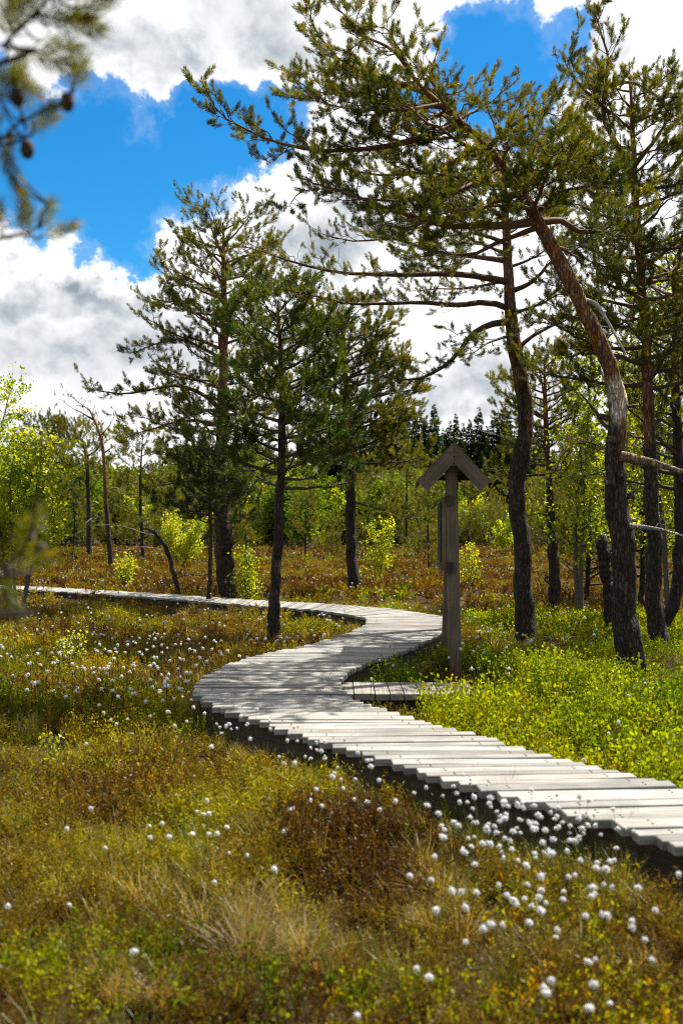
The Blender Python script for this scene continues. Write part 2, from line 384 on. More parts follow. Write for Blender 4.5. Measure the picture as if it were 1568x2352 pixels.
# ------------------------------------------------------------------ information post under a small gable roof
def build_sign():
    Y = 12.0; b = at(1040, 1555, Y); b[2] = float(hgt(b[0], b[1])) - .05; X = b[0]
    root = empty('information_board', b, 'weathered brown information board on posts with a small wooden gable roof', 'sign', rz=R(-3.5))
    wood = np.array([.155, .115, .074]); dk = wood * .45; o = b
    def post(y, lean, w, c):
        g = Geo(); n = 14
        zz = np.linspace(b[2], 2.36, n); V = []; U = []
        for z in zz:
            t = (z - b[2]) / 2.5; cx = X + lean * (t - .5); ww = w * (1.04 - .05 * t); bb = .012
            for dx, dy in ((-1, -1), (-1 + bb / ww * 2, -1), (1 - bb / ww * 2, -1), (1, -1), (1, 1), (-1, 1)):
                V.append([cx + dx * ww / 2, y + dy * w / 2 - (0 if abs(dx) == 1 and dy == -1 else 0) + (.012 if abs(dx) == 1 and dy == -1 else 0), z]); U.append([z, dx * ww + dy * w])
        Q = [[i_ * 6 + a, i_ * 6 + (a + 1) % 6, (i_ + 1) * 6 + (a + 1) % 6, (i_ + 1) * 6 + a] for i_ in range(n - 1) for a in range(6)]
        g.add(V, Q, c, 0, U); return g.build('post', M_deck, root, o, uv=True)
    post(Y, -.05, .138, wood); post(Y + .92, .075, .14, wood * .8)
    # roof: ridge runs away from the viewer, gable boards in front
    zr = 2.655; half = .40; dep0, dep1 = Y - .22, Y + 1.15; ang = math.atan2(.43, .40)
    for sgn in (-1, 1):
        g = Geo(); d = np.array([sgn * math.cos(ang), 0, -math.sin(ang)]); nn = np.array([sgn * math.sin(ang), 0, math.cos(ang)])
        Ls = .585; th = .022; nb = 9; dy = (dep1 - dep0) / 1
        for k in range(4):                           # roof boards along the ridge
            a0, a1 = Ls * k / 4 + .003, Ls * (k + 1) / 4 + .012
            P = [np.array([X, 0, zr]) + d * a + nn * t_ for a, t_ in ((a0, -.004 + k * .001), (a1, .006), (a1, .006 + th), (a0, th))]
            V = [np.array([p[0], y, p[2]]) for y in (dep0 + .03, dep1) for p in P]
            g.add(V, [[0, 1, 2, 3], [7, 6, 5, 4], [0, 4, 5, 1], [1, 5, 6, 2], [2, 6, 7, 3], [3, 7, 4, 0]], wood * rng.uniform(.75, .95), 0, [[v[1] * 1., a * .1] for a, v in enumerate(V)])
        g.build('roof', M_deck, root, o, uv=True)
        g = Geo(); bw = .150                         # barge board, mitred at the ridge
        apex = np.array([X, 0, zr + .012]); low = apex + d * (Ls + .012)
        inn = apex - np.array([0, 0, bw / math.cos(ang)]); lowi = low - nn * bw
        for y0, y1 in ((dep0, dep0 + .032),):
            V = [np.array([p[0] + (0.0012 * sgn if i_ in (0, 3) else 0), y, p[2]]) for y in (y0, y1) for i_, p in enumerate((apex, low, lowi, inn))]
            U = [[np.dot(v - apex, d), np.dot(v - apex, nn)] for v in V]
            g.add(V, [[3, 2, 1, 0], [4, 5, 6, 7], [0, 1, 5, 4], [1, 2, 6, 5], [2, 3, 7, 6], [3, 0, 4, 7]], wood * 1.0, 0, np.array(U) + rng.uniform(0, 9, 2))
        bb = g.build('barge_board', M_deck, root, o, uv=True)
        for a in (.08, .50):
            for e in (.04, .11):
                g = Geo(); p = apex + d * (a + .03) - nn * e; box(g, (-.006, dep0 - .003, -.006), (.006, dep0 + .003, .006), (.03, .03, .03), 0, None, (p[0], 0, p[2])); g.build('screw', M_twig, bb, o)
        # rafter lining under each slope (the dark edge seen from below)
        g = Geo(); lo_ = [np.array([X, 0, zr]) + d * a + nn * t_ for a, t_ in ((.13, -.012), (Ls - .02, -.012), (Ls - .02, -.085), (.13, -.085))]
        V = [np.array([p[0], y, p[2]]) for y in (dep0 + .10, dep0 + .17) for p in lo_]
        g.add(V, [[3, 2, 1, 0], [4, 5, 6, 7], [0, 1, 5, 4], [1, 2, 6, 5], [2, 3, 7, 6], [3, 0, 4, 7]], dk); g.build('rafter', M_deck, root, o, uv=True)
    g = Geo(); zg = zr - .245                        # gable infill triangle
    V = [[X - .205, dep0 + .036, zg], [X + .205, dep0 + .036, zg], [X + .004, dep0 + .036, zr - .03], [X - .004, dep0 + .036, zr - .03],
         [X - .205, dep0 + .056, zg], [X + .205, dep0 + .056, zg], [X + .004, dep0 + .056, zr - .03], [X - .004, dep0 + .056, zr - .03]]
    g.add(V, [[3, 2, 1, 0], [4, 5, 6, 7], [0, 1, 5, 4], [1, 2, 6, 5], [3, 0, 4, 7]], wood * 1.2, 0, [[v[0], v[2]] for v in V]); g.build('gable_panel', M_deck, root, o, uv=True)
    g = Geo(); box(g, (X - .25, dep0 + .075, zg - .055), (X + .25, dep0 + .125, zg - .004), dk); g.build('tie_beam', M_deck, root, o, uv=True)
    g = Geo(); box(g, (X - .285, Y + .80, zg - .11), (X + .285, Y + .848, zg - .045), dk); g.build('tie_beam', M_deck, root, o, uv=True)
    # the panel on the left-hand faces of the posts, seen edge-on
    zt, zb = 2.065, 1.215; xl = X - .078
    g = Geo()
    for y0, y1, z0, z1 in ((Y - .045, Y + .01, zb, zt), (Y + .91, Y + .97, zb, zt), (Y + .012, Y + .908, zt - .06, zt - .002), (Y + .012, Y + .908, zb + .002, zb + .06)):
        box(g, (xl - .052, y0, z0), (xl, y1, z1), wood * 1.05, axis=2)
    fr = g.build('panel_frame', M_deck, root, o, uv=True)
    g = Geo(); box(g, (xl - .036, Y + .012, zb + .062), (xl - .015, Y + .908, zt - .062), (.20, .21, .19)); g.build('panel', M_twig, fr, o)
    g = Geo(); box(g, (xl - .072, Y - .015, zb + .10), (xl - .055, Y + .93, zt - .06), (.03, .035, .03)); g.build('cover_board', M_twig, fr, o)
    g = Geo(); box(g, (xl - .080, Y - .05, zb + .02), (xl - .055, Y + .95, zb + .055), (.16, .15, .14)); g.build('ledge', M_deck, fr, o, uv=True)
    for z in (2.025, 1.265):
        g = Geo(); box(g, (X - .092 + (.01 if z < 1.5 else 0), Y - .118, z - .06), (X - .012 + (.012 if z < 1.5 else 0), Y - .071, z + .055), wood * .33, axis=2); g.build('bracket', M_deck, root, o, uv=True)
build_sign()
print('built wood', time.time() - T0)

# ------------------------------------------------------------------ pines
def shoot_tmpl(n, L=.10, nl=.055, w=.0034, candle=False, seed=0):
    r = np.random.default_rng(seed); V = []; Fq = []; C = []
    for i in range(n):
        s = L * (i + r.random()) / n; az = i * 2.39996 + r.uniform(-.4, .4); a = r.uniform(.65, 1.2) * (1.0 - .5 * s / L)
        d = np.array([math.cos(az) * math.sin(a), math.sin(az) * math.sin(a), math.cos(a)])
        l = nl * r.uniform(.75, 1.15); side = nrm(np.cross(d, r.normal(size=3)))
        b = np.array([0, 0, s]); V += [b, b + d * l * .45 + side * w / 2, b + d * l, b + d * l * .45 - side * w / 2]
        k = len(V) - 4; Fq.append([k, k + 1, k + 2, k + 3]); f = r.uniform(.75, 1.3); C += [[f, f, f]] * 4
    if candle:
        for ax in ((1, 0, 0), (0, 1, 0)):
            ax = np.array(ax) * .006; k = len(V)
            V += [np.array([0, 0, L * .8]), np.array([0, 0, L + .015]) + ax, np.array([0, 0, L + .055]), np.array([0, 0, L + .015]) - ax]
            Fq.append([k, k + 1, k + 2, k + 3]); C += [[2.8, 1.7, 1.3]] * 4
    return np.array(V), np.array(Fq), np.array(C)
SH_HI = [shoot_tmpl(70, .095, .052, .0048, s < 2, s) for s in range(5)]
SH_MID = [shoot_tmpl(38, .115, .062, .0095, s < 1, 20 + s) for s in range(4)]
SH_LO = [shoot_tmpl(20, .17, .11, .024, False, 40 + s) for s in range(3)]
UP = np.array([0, 0, 1.])

def spawn(P, L, dens, t0, t1, amin, amax, lmin, lmax, up, n, wig=.05, flat=.6, taper=.5, away=None):
    """children of a batch of polylines P (k,m,3) with lengths L -> polylines, lengths, t on the parent"""
    k, m, _ = P.shape
    cnt = np.maximum(1, np.round(L * dens * (t1 - t0) + rng.uniform(-.5, .5, k))).astype(int)
    par = np.repeat(np.arange(k), cnt); K = len(par)
    idx = np.concatenate([np.arange(c) for c in cnt])
    t = t0 + (t1 - t0) * (idx + rand(K)) / cnt[par]
    fi = t * (m - 1); i0 = np.minimum(fi.astype(int), m - 2); fr = (fi - i0)[:, None]
    base = P[par, i0] * (1 - fr) + P[par, i0 + 1] * fr
    T = nrm(P[par, i0 + 1] - P[par, i0])
    side = nrm(np.cross(T, UP) + 1e-4); ver = np.cross(side, T)
    sg = np.where((idx + rng.integers(0, 2, K)) % 2 == 0, 1., -1.)[:, None]
    phi = rng.normal(0, flat, K)[:, None]
    a = rand(K, amin, amax)[:, None]
    D = nrm(np.cos(a) * T + np.sin(a) * (sg * side * np.cos(phi) + ver * np.sin(phi)) + rng.normal(0, .12, (K, 3)))
    ln = rand(K, lmin, lmax) * (1 - taper * t)
    s = np.linspace(0, 1, n)[None, :, None]
    upv = (np.asarray(up) * np.ones(K))[:, None, None] * UP * s ** 2
    w = np.cumsum(rng.normal(0, wig, (K, n, 3)) * np.r_[0, np.ones(n - 1)][None, :, None], 1) * .7
    C = base[:, None] + ln[:, None, None] * (D[:, None] * s + upv + w)
    return C, ln, t, par
def plen(P): return np.linalg.norm(np.diff(P, axis=1), axis=2).sum(1)

def needle_cols(n, a, b, patch=None):
    k = rand(n)[:, None] if patch is None else np.clip(.55 * patch[:, None] + .45 * rand(n)[:, None], 0, 1)
    return np.array(a) * (1 - k) + np.array(b) * k
DARK_N = (.020, .046, .005); LITE_N = (.190, .192, .009)

def pine(name, label, trunk, diam, limbs=(), auto=None, lod=1, dens=(5., 9., 1.0), branch_len=(.35, .75), twig_len=(.10, .26), orange=.45, group=None,
         needle=(DARK_N, LITE_N), up=.35, bare=.25, stubs=(), patch_at=None, cat='pine tree', shoot=1.0, sides=18, barkdark=(.055, .040, .028), barkor=(.27, .118, .045), dead=(), build_at=None):
    """trunk: world polyline; diam: metres along it; limbs: world polylines with (radius); auto: dict for procedural limbs"""
    base = np.array(trunk[0]); 
    tk = resample(np.hstack([np.array(trunk), np.array(diam)[:, None]]), 90 if lod < 3 else 24)
    P, D = tk[:, :3], tk[:, 3]
    n = len(P); H = max(P[:, 2].max() - base[2], .5)
    root = empty(name, base, label, cat, group)
    g = Geo()
    P = P + np.c_[fbm(np.arange(n) * .22, np.full(n, base[0]), 5)[:, None] - .5, fbm(np.arange(n) * .22, np.full(n, base[1] + 7), 6)[:, None] - .5, np.zeros((n, 1))] * D[:, None] * (.5 if lod < 3 else .2)
    ang = np.arange(sides) / sides * 2 * np.pi
    flare = 1 + .28 * np.exp(-(P[:, 2] - base[2]) / .14)
    wob = 1 + .22 * (vnoise(np.cos(ang)[None] * 2.1 + base[0] * 3, np.sin(ang)[None] * 2.1 + P[:, 2:3] * 2.2, 4) - .5) + .16 * (vnoise(np.cos(ang)[None] * 6 + 5, np.sin(ang)[None] * 6 + P[:, 2:3] * 9, 8) - .5)
    rr = D / 2 * flare
    V, Q = tubes(P[None], rr[None], sides, wob[None])
    h = (V[:, 2] - base[2]) / H
    ko = smooth(orange - .22, orange + .12, h + (vnoise(V[:, 0] * 9, V[:, 2] * 3, 2) - .5) * .35)[:, None]
    c = np.array(barkdark) * (1 - ko) + np.array(barkor) * ko
    if patch_at is not None:                     # scraped bare wood
        dd = np.linalg.norm((V - patch_at[0]) / patch_at[1], axis=1) + (vnoise(V[:, 0] * 14, V[:, 2] * 11, 9) - .5) * .7
        kp = smooth(1.1, .75, dd)[:, None]; c = c * (1 - kp) + np.array([.62, .50, .36]) * kp
    g.add(V, Q, c)
    g.build('trunk', M_bark, root, base, smooth=True)
    # limbs
    LP = []; LRd = []
    nl = 14
    for lb in limbs:
        pts, r0 = np.array(lb[0]), lb[1]
        q = resample(pts, nl); q = q + np.cumsum(rng.normal(0, .012, (nl, 3)), 0) * np.linspace(0, 1, nl)[:, None]
        LP.append(q); LRd.append(r0 * (1 - .85 * np.linspace(0, 1, nl) ** .8))
    if auto:
        m = auto['n']; t = auto['t0'] + (auto['t1'] - auto['t0']) * (np.arange(m) + rand(m)) / m
        az = np.arange(m) * 2.4 + rand(m, -.5, .5)
        for i in range(m):
            fi = t[i] * (n - 1); i0 = min(int(fi), n - 2); p0 = P[i0] + (P[i0 + 1] - P[i0]) * (fi - i0)
            k = (t[i] - auto['t0']) / (auto['t1'] - auto['t0'])
            l = auto['len'](k) * rng.uniform(.7, 1.15); el = auto['el'](k) + rng.uniform(-.15, .15)
            d = np.array([math.cos(az[i]) * math.cos(el), math.sin(az[i]) * math.cos(el), math.sin(el)]) + np.asarray(auto.get('wind', (0, 0, 0)))
            s = np.linspace(0, 1, nl)[:, None]
            q = p0 + l * (d * s + np.array([0, 0, auto.get('curve', .15)]) * s ** 2) + np.cumsum(rng.normal(0, .022 * l, (nl, 3)), 0) * s
            r0 = min(D[i0] * .42, .011 + .017 * l)
            LP.append(q); LRd.append(r0 * (1 - .85 * s[:, 0] ** .8))
    g = Geo(); cr = Geo()
    tw_c = np.array([.062, .045, .032])
    if LP:
        LP = np.array(LP); LRd = np.array(LRd)
        V, Q = tubes(LP, LRd, 8 if lod < 3 else 4); 
        lc = np.tile(tw_c * 1.05, (len(V), 1))
        hh = (V[:, 2] - base[2]) / H; kk = smooth(orange - .1, orange + .3, hh)[:, None] * .6
        g.add(V, Q, lc * (1 - kk) + np.array(barkor) * .75 * kk)
        LL = plen(LP)
        B, bl, bt, _ = spawn(LP, LL, dens[0], bare, 1., .45, 1.1, branch_len[0], branch_len[1], up, 7, .07, .36, .45)
        V, Q = tubes(B, (.0055 + .005 * bl)[:, None] * np.linspace(1, .35, 7)[None], 4 if lod < 3 else 3); g.add(V, Q, tw_c)
        Tw, tl, tt, par = spawn(B, bl, dens[1], .15, 1., .4, 1.1, twig_len[0], twig_len[1], up, 5, .09, .5, .25)
        if lod < 3:
            V, Q = tubes(Tw, np.full((len(Tw), 1), .0034) * np.linspace(1.15, .7, 5)[None], 3); g.add(V, Q, tw_c * 1.15)
        # shoots: at the ends of twigs, branches and limbs, a few along the outer twig
        ends = [(Tw[:, -1], Tw[:, -1] - Tw[:, -2]), (B[:, -1], B[:, -1] - B[:, -2]), (LP[:, -1], LP[:, -1] - LP[:, -2])]
        if lod < 3:
            sel = rng.random(len(Tw)) < .75 * dens[2]; ends.append((Tw[sel, -2], Tw[sel, -1] - Tw[sel, -3] + rng.normal(0, .05, (sel.sum(), 3))))
            sel = rng.random(len(B)) < .8; ends.append((B[sel, -2], B[sel, -1] - B[sel, -3] + rng.normal(0, .12, (sel.sum(), 3))))
        p = np.concatenate([e[0] for e in ends]); d = nrm(np.concatenate([e[1] for e in ends]))
        d = nrm(d + np.array([0, 0, .55]) + rng.normal(0, .22, d.shape))
        p = p - d * .05 * shoot
        keep = rng.random(len(p)) < min(1, dens[2]); p = p[keep]; d = d[keep]
        T = SH_HI if lod == 1 else SH_MID if lod == 2 else SH_LO
        patch = fbm(p[:, 0] * 2.3 + p[:, 1], p[:, 2] * 2.3 + p[:, 1] * .7, 21, 2); patch = np.clip((patch - .5) * 2.2 + .5, 0, 1)
        cols = needle_cols(len(p), *needle, patch)
        wh = rng.integers(0, len(T), len(p))
        for k in range(len(T)):
            s = wh == k; scatter(cr, T[k], p[s], basis(d[s]), rand(s.sum(), .8, 1.25) * shoot, cols[s])
    if dead:
        for pts, r0, colr in dead:
            gd = Geo(); q = resample(np.array(pts), 16); q += np.cumsum(rng.normal(0, .006, q.shape), 0) * np.linspace(0, 1, 16)[:, None]
            V, Q = tubes(q[None], (r0 * (1 - .75 * np.linspace(0, 1, 16)))[None], 8); gd.add(V, Q, colr)
            if plen(q[None])[0] > .5:
                b2, l2, _, _ = spawn(q[None], plen(q[None]), 4., .35, 1., .5, 1.1, .1, .35, .1, 6, .09, .6, .4)
                V, Q = tubes(b2, np.full((len(b2), 1), .004) * np.linspace(1.2, .5, 6)[None], 4); gd.add(V, Q, colr)
            gd.build('dead_branch', M_bark if r0 > .03 else M_twig, root, base, smooth=True)
    for st in stubs:
        gd = Geo(); q = np.array([st[0], st[0] + (np.array(st[1]) - st[0]) * .6, st[1]]); V, Q = tubes(q[None], np.array([[st[2] * 1.2, st[2], st[2] * .92]]), 9); nn = len(V)
        gd.add(V, Q, np.array([.10, .075, .055]))
        c0 = np.mean(V[-9:], 0); gd.add(np.vstack([V[-9:], c0]), [[i, (i + 1) % 9, 9, 9] if False else [i, (i + 1) % 9, (i + 1) % 9, 9] for i in []] or [[0, 1, 2, 9], [2, 3, 4, 9], [4, 5, 6, 9], [6, 7, 8, 9], [8, 8, 0, 9]][:4], (.14, .11, .08))
        gd.build('branch_stub', M_bark, root, base)
    if g.v: g.build('branches', M_twig, root, base, smooth=lod < 3)
    if cr.v:
        cr.build('crown', M_needle, root, base)
    return root

def pxline(pts, Y0, dY=None):
    """polyline of sight-line points; each point may carry its own extra distance"""
    out = []
    for i, p in enumerate(pts):
        d = p[2] if len(p) > 2 else 0.
        out.append(at(p[0], p[1], Y0 + d))
    return np.array(out)
def base_Y(y, z=0.03): return (EYE - z) * F / (y - HZ)
def trunk_px(pts, Y0):
    """pts: (x, y, diameter, dY)"""
    W = pxline([(p[0], p[1], p[3] if len(p) > 3 else 0.) for p in pts], Y0); D = [p[2] / F * Y0 for p in pts]
    W[0][2] = float(hgt(W[0][0], W[0][1])) - .12
    return W, D
def limb_px(pts, Y0, rpx): return (pxline(pts, Y0), rpx / F * Y0)

# --- the leaning pine on the right
YA = base_Y(1548, .08)
tA, dA = trunk_px([(1462, 1575, 64), (1457, 1530, 60), (1445, 1459, 57), (1433, 1340, 54), (1424, 1244, 53), (1417, 1137, 49), (1412, 1078, 44), (1411, 1020, 42), (1416, 961, 40), (1416, 922, 46), (1404, 868, 35, -.05), (1390, 824, 33, -.08), (1357, 748, 33, -.12), (1325, 682, 32, -.15), (1290, 610, 31, -.2),
                   (1240, 512, 27, -.3), (1195, 440, 24, -.4), (1150, 378, 20, -.45), (1100, 322, 17, -.5), (1050, 275, 14, -.55), (985, 218, 12, -.6), (950, 180, 9, -.65), (925, 130, 7, -.7), (903, 92, 4, -.7)], YA)
limbsA = [limb_px(p, YA, r) for p, r in [
    ([(1237, 505, -.3), (1180, 517, -.5), (1100, 520, -.7), (1020, 521, -.8), (930, 500, -.9), (850, 470, -1.0), (780, 442, -1.1), (715, 432, -1.1)], 11),
    ([(1052, 290, -.5), (980, 312, -.6), (900, 332, -.7), (820, 342, -.7), (740, 342, -.8), (650, 322, -.8), (580, 300, -.8), (520, 268, -.9), (484, 232, -.9)], 9),
    ([(985, 215, -.6), (905, 192, -.5), (830, 165, -.5), (770, 135, -.4), (735, 95, -.4), (708, 55, -.4)], 6),
    ([(945, 170, -.6), (900, 112, -.8), (840, 82, -.8), (790, 42, -.9), (755, 5, -.9), (742, -25, -.9)], 5),
    ([(960, 190, -.6), (880, 200, -.3), (800, 215, -.2), (730, 215, 0), (668, 180, .1)], 5.5),
    ([(1010, 240, -.6), (920, 255, -.9), (830, 260, -1.2), (760, 250, -1.3), (700, 215, -1.4)], 5.5),
    ([(1100, 330, -.5), (1020, 385, -.1), (930, 402, .3), (840, 400, .5), (760, 385, .6)], 7),
    ([(1150, 380, -.45), (1060, 432, -.9), (960, 450, -1.2), (860, 450, -1.4), (770, 425, -1.5), (700, 425, -1.5)], 7),
    ([(1200, 445, -.4), (1120, 470, .1), (1030, 500, .6), (930, 530, .8), (850, 545, 1.0)], 6),
    ([(1245, 510, -.3), (1290, 505, -.2), (1330, 525, -.1), (1380, 520, .1), (1425, 492, .3), (1460, 440, .4)], 9),
    ([(1120, 340, -.5), (1170, 300, -.8), (1220, 268, -1.), (1270, 255, -1.1)], 7),
    ([(1055, 275, -.5), (1085, 255, -.3), (1110, 240, -.2), (1150, 235, -.1)], 5),
    ([(1195, 440, -.4), (1250, 385, -.9), (1320, 345, -1.3), (1370, 330, -1.6)], 8),
    ([(1155, 380, -.45), (1160, 345, -.9), (1190, 310, -1.3), (1215, 275, -1.5)], 6.5),
    ([(1180, 420, -.4), (1215, 360, .2), (1255, 315, .5), (1300, 290, .7)], 6.5),
    ([(1220, 480, -.35), (1160, 470, -.9), (1080, 480, -1.4), (1000, 500, -1.7), (900, 515, -1.9)], 6),
    ([(1070, 295, -.5), (1000, 260, .1), (930, 240, .5), (860, 235, .6)], 5),
    ([(1230, 490, -.35), (1280, 440, -.9), (1330, 420, -1.2), (1390, 400, -1.3)], 6)]]
def mw(x, y, d=0.): return at(x, y, YA + d)
pine('leaning_pine', 'large pine with a bent orange trunk leaning left over the boardwalk, roots in bilberry', tA, dA, limbsA, dict(n=16, t0=.64, t1=.97, len=lambda k: 1.4 - .75 * k, el=lambda k: -.02 + .1 * k, curve=.08, wind=(-.5, 0, .02)), lod=1, dens=(9.2, 14.5, 1.0), branch_len=(.32, .75), up=.14, bare=.2, orange=.52,
     sides=28, patch_at=(mw(1420, 918, -.12), np.array([.17, .16, .26])), dead=[([mw(1345, 690, -.1), mw(1372, 700, -.3), mw(1395, 735, -.35), mw(1420, 775, -.4), mw(1440, 812, -.4)], .030, (.34, .31, .28)),
                     ([mw(1425, 1048, -.1), mw(1470, 1056, -.2), mw(1520, 1068, -.3), mw(1600, 1088, -.4)], .062, (.30, .20, .12)),
                     ([mw(1440, 1208, -.1), mw(1480, 1213, -.15), mw(1520, 1224, -.2), mw(1556, 1236, -.2)], .036, (.36, .33, .30)),
                     ([mw(1400, 985, .05), mw(1384, 970, .1), mw(1360, 930, .1), mw(1330, 900, .1)], .030, (.07, .055, .045))],
     stubs=[(mw(1405, 1010, -.13), mw(1398, 1008, -.22), .040), (mw(1425, 1090, -.14), mw(1430, 1088, -.23), .036), (mw(1398, 1110, -.13), mw(1390, 1108, -.20), .034),
            (mw(1440, 1140, -.02), mw(1456, 1136, -.05), .034), (mw(1395, 960, -.05), mw(1376, 955, -.07), .034), (mw(1436, 935, -.05), mw(1462, 932, -.1), .018)])
print('A', time.time() - T0)

# --- the straight pine behind the sign's right side
YB = base_Y(1470, .05)
tB, dB = trunk_px([(1217, 1490, 54), (1213, 1459, 48), (1204, 1370, 43), (1198, 1298, 40), (1188, 1137, 37), (1191, 1057, 40), (1204, 1003, 35), (1204, 943, 34), (1190, 840, 33), (1174, 733, 27), (1168, 628, 23), (1160, 530, 18), (1156, 430, 13), (1158, 350, 8), (1160, 290, 4)], YB)
limbsB = [limb_px(p, YB, r) for p, r in [
    ([(1168, 648), (1080, 632, -.3), (1000, 628, -.5), (900, 628, -.7), (800, 622, -.8), (700, 602, -.9), (620, 575, -1), (565, 560, -1)], 9),
    ([(1176, 712), (1120, 695, -.1), (1040, 702, -.3), (960, 697, -.4), (880, 700, -.5), (800, 700, -.6), (720, 682, -.6), (650, 665, -.7)], 8),
    ([(1182, 738), (1125, 745, -.2), (1080, 768, -.4), (1040, 818, -.6), (990, 858, -.7), (930, 876, -.8), (870, 868, -.8)], 9),
    ([(1168, 600), (1100, 590, .3), (1000, 575, .5), (900, 548, .6), (820, 555, .7), (740, 535, .8)], 7),
    ([(1172, 670), (1220, 648, -.1), (1260, 600, -.2), (1300, 560, -.2)], 7),
    ([(1187, 800), (1230, 765, .1), (1290, 730, .2), (1345, 700, .3)], 6),
    ([(1165, 560), (1100, 540, -.8), (1040, 545, -1.4), (960, 560, -1.8)], 6),
    ([(1172, 640), (1120, 650, .8), (1050, 655, 1.3), (960, 660, 1.5)], 6),
    ([(1160, 520), (1220, 500, .5), (1280, 470, .8), (1330, 440, 1.)], 6),
    ([(1160, 500), (1110, 470, .6), (1050, 440, 1.), (990, 430, 1.2)], 6),
    ([(1185, 770), (1140, 780, -.6), (1100, 800, -1.0), (1060, 830, -1.1)], 5),
    ([(1178, 720), (1240, 700, -.7), (1290, 680, -1.), (1330, 690, -1.2)], 5)]]
pine('straight_pine', 'dark straight pine with long drooping limbs reaching left, right of the sign', tB, dB, limbsB, dict(n=12, t0=.72, t1=.99, len=lambda k: 1.3 - .7 * k, el=lambda k: .25 + .5 * k, curve=.2),
     lod=1, dens=(8.0, 11.0, .8), branch_len=(.3, .75), twig_len=(.1, .3), up=.12, bare=.22, orange=.60,
     dead=[([at(1190, 1020, YB), at(1150, 1000, YB - .2), at(1110, 985, YB - .3)], .014, (.3, .27, .24))])
# --- right-hand pine with the tall leader
YC = base_Y(1490, .08)
tC, dC = trunk_px([(1512, 1510, 46), (1504, 1400, 39), (1499, 1244, 35), (1491, 1030, 28), (1486, 900, 24), (1480, 750, 21), (1468, 560, 18), (1457, 430, 15), (1455, 340, 12), (1450, 250, 8), (1445, 180, 5)], YC)
limbsC = [limb_px(p, YC, r) for p, r in [
    ([(1458, 430), (1420, 340, -.1), (1385, 270, -.1), (1390, 190, -.1), (1392, 125, -.1), (1378, 75, -.1), (1364, 25, -.1)], 9),
    ([(1400, 260, -.1), (1350, 210, -.3), (1315, 160, -.4), (1300, 120, -.4)], 5),
    ([(1395, 200, -.1), (1440, 190, -.3), (1490, 210, -.5), (1530, 250, -.6)], 5),
    ([(1455, 380), (1500, 330, -.3), (1530, 290, -.4), (1550, 240, -.4)], 7),
    ([(1460, 450), (1520, 430, -.3), (1580, 420, -.5), (1640, 400, -.6)], 7),
    ([(1458, 430), (1400, 420, -.6), (1340, 400, -1.), (1290, 360, -1.3)], 7),
    ([(1465, 520), (1400, 500, .5), (1350, 480, .8), (1300, 470, 1.)], 7),
    ([(1470, 580), (1530, 570, -.7), (1580, 560, -1.), (1650, 540, -1.2)], 7),
    ([(1478, 690), (1420, 660, -.6), (1370, 650, -1.0)], 6),
    ([(1480, 760), (1540, 720, -.5), (1600, 700, -.8)], 6),
    ([(1478, 650), (1540, 640, .5), (1600, 640, .8)], 6),
    ([(1480, 730), (1430, 740, .5), (1390, 780, .7)], 5)]]
pine('tall_pine', 'tall pine with a spiky upright leader, rising behind the bent trunk of the leaning pine', tC, dC, limbsC, dict(n=44, t0=.45, t1=.98, len=lambda k: 1.6 - .95 * k, el=lambda k: .05 + .3 * k, curve=.15),
     lod=1, dens=(9., 13., 1.0), branch_len=(.3, .65), up=.2, bare=.2, orange=.5,
     dead=[([at(1487, 860, YC), at(1530, 850, YC - .1), at(1560, 862, YC - .2), at(1590, 900, YC - .2)], .036, (.16, .11, .075))])
print('BC', time.time() - T0)
# --- tall open pine left of centre
YD = base_Y(1392, .05)
tD, dD = trunk_px([(532, 1402, 50), (522, 1320, 42), (513, 1220, 38), (508, 1100, 32), (508, 1000, 26), (512, 900, 22), (514, 800, 19), (515, 700, 15), (515, 600, 10), (513, 545, 6), (512, 512, 3)], YD)
limbsD = [limb_px(p, YD, r) for p, r in [
    ([(506, 942), (480, 915, -.2), (440, 892, -.4), (400, 884, -.5), (350, 893, -.6), (300, 902, -.7), (250, 900, -.8), (208, 892, -.8)], 6),
    ([(506, 978), (450, 966, .2), (400, 970, .4), (340, 985, .5), (280, 1000, .6)], 5),
    ([(512, 826), (470, 802, -.4), (420, 782, -.7), (370, 790, -.9), (300, 815, -1.)], 5),
    ([(513, 745), (480, 738, .4), (430, 702, .6), (380, 690, .8), (330, 682, 1.)], 5),
    ([(514, 680), (470, 660, -.5), (420, 630, -.9), (370, 610, -1.1)], 4.5),
    ([(514, 700), (560, 690, -.3), (600, 670, -.5), (630, 640, -.6)], 4),
    ([(515, 620), (560, 590, -.4), (600, 570, -.7), (625, 560, -.8)], 4),
    ([(510, 880), (560, 850, .4), (610, 830, .6), (650, 820, .7)], 4.5),
    ([(508, 1000), (560, 980, -.3), (610, 960, -.5)], 4),
    ([(509, 1115), (450, 1105, -.3), (400, 1112, -.5), (355, 1120, -.6)], 5),
    ([(509, 1080), (450, 1060, .5), (400, 1040, .8), (370, 1030, .9)], 4)]]
pine('tall_pine', 'tall open-crowned pine with layered limbs, the tallest tree left of the boardwalk', tD, dD, limbsD, dict(n=56, t0=.42, t1=.985, len=lambda k: 2.0 - 1.0 * k, el=lambda k: .0 + .38 * k, curve=.2),
     lod=2, dens=(6., 9., 1.), branch_len=(.4, .9), twig_len=(.12, .3), up=.15, bare=.3, orange=.40, shoot=1.1, barkor=(.27, .12, .055))
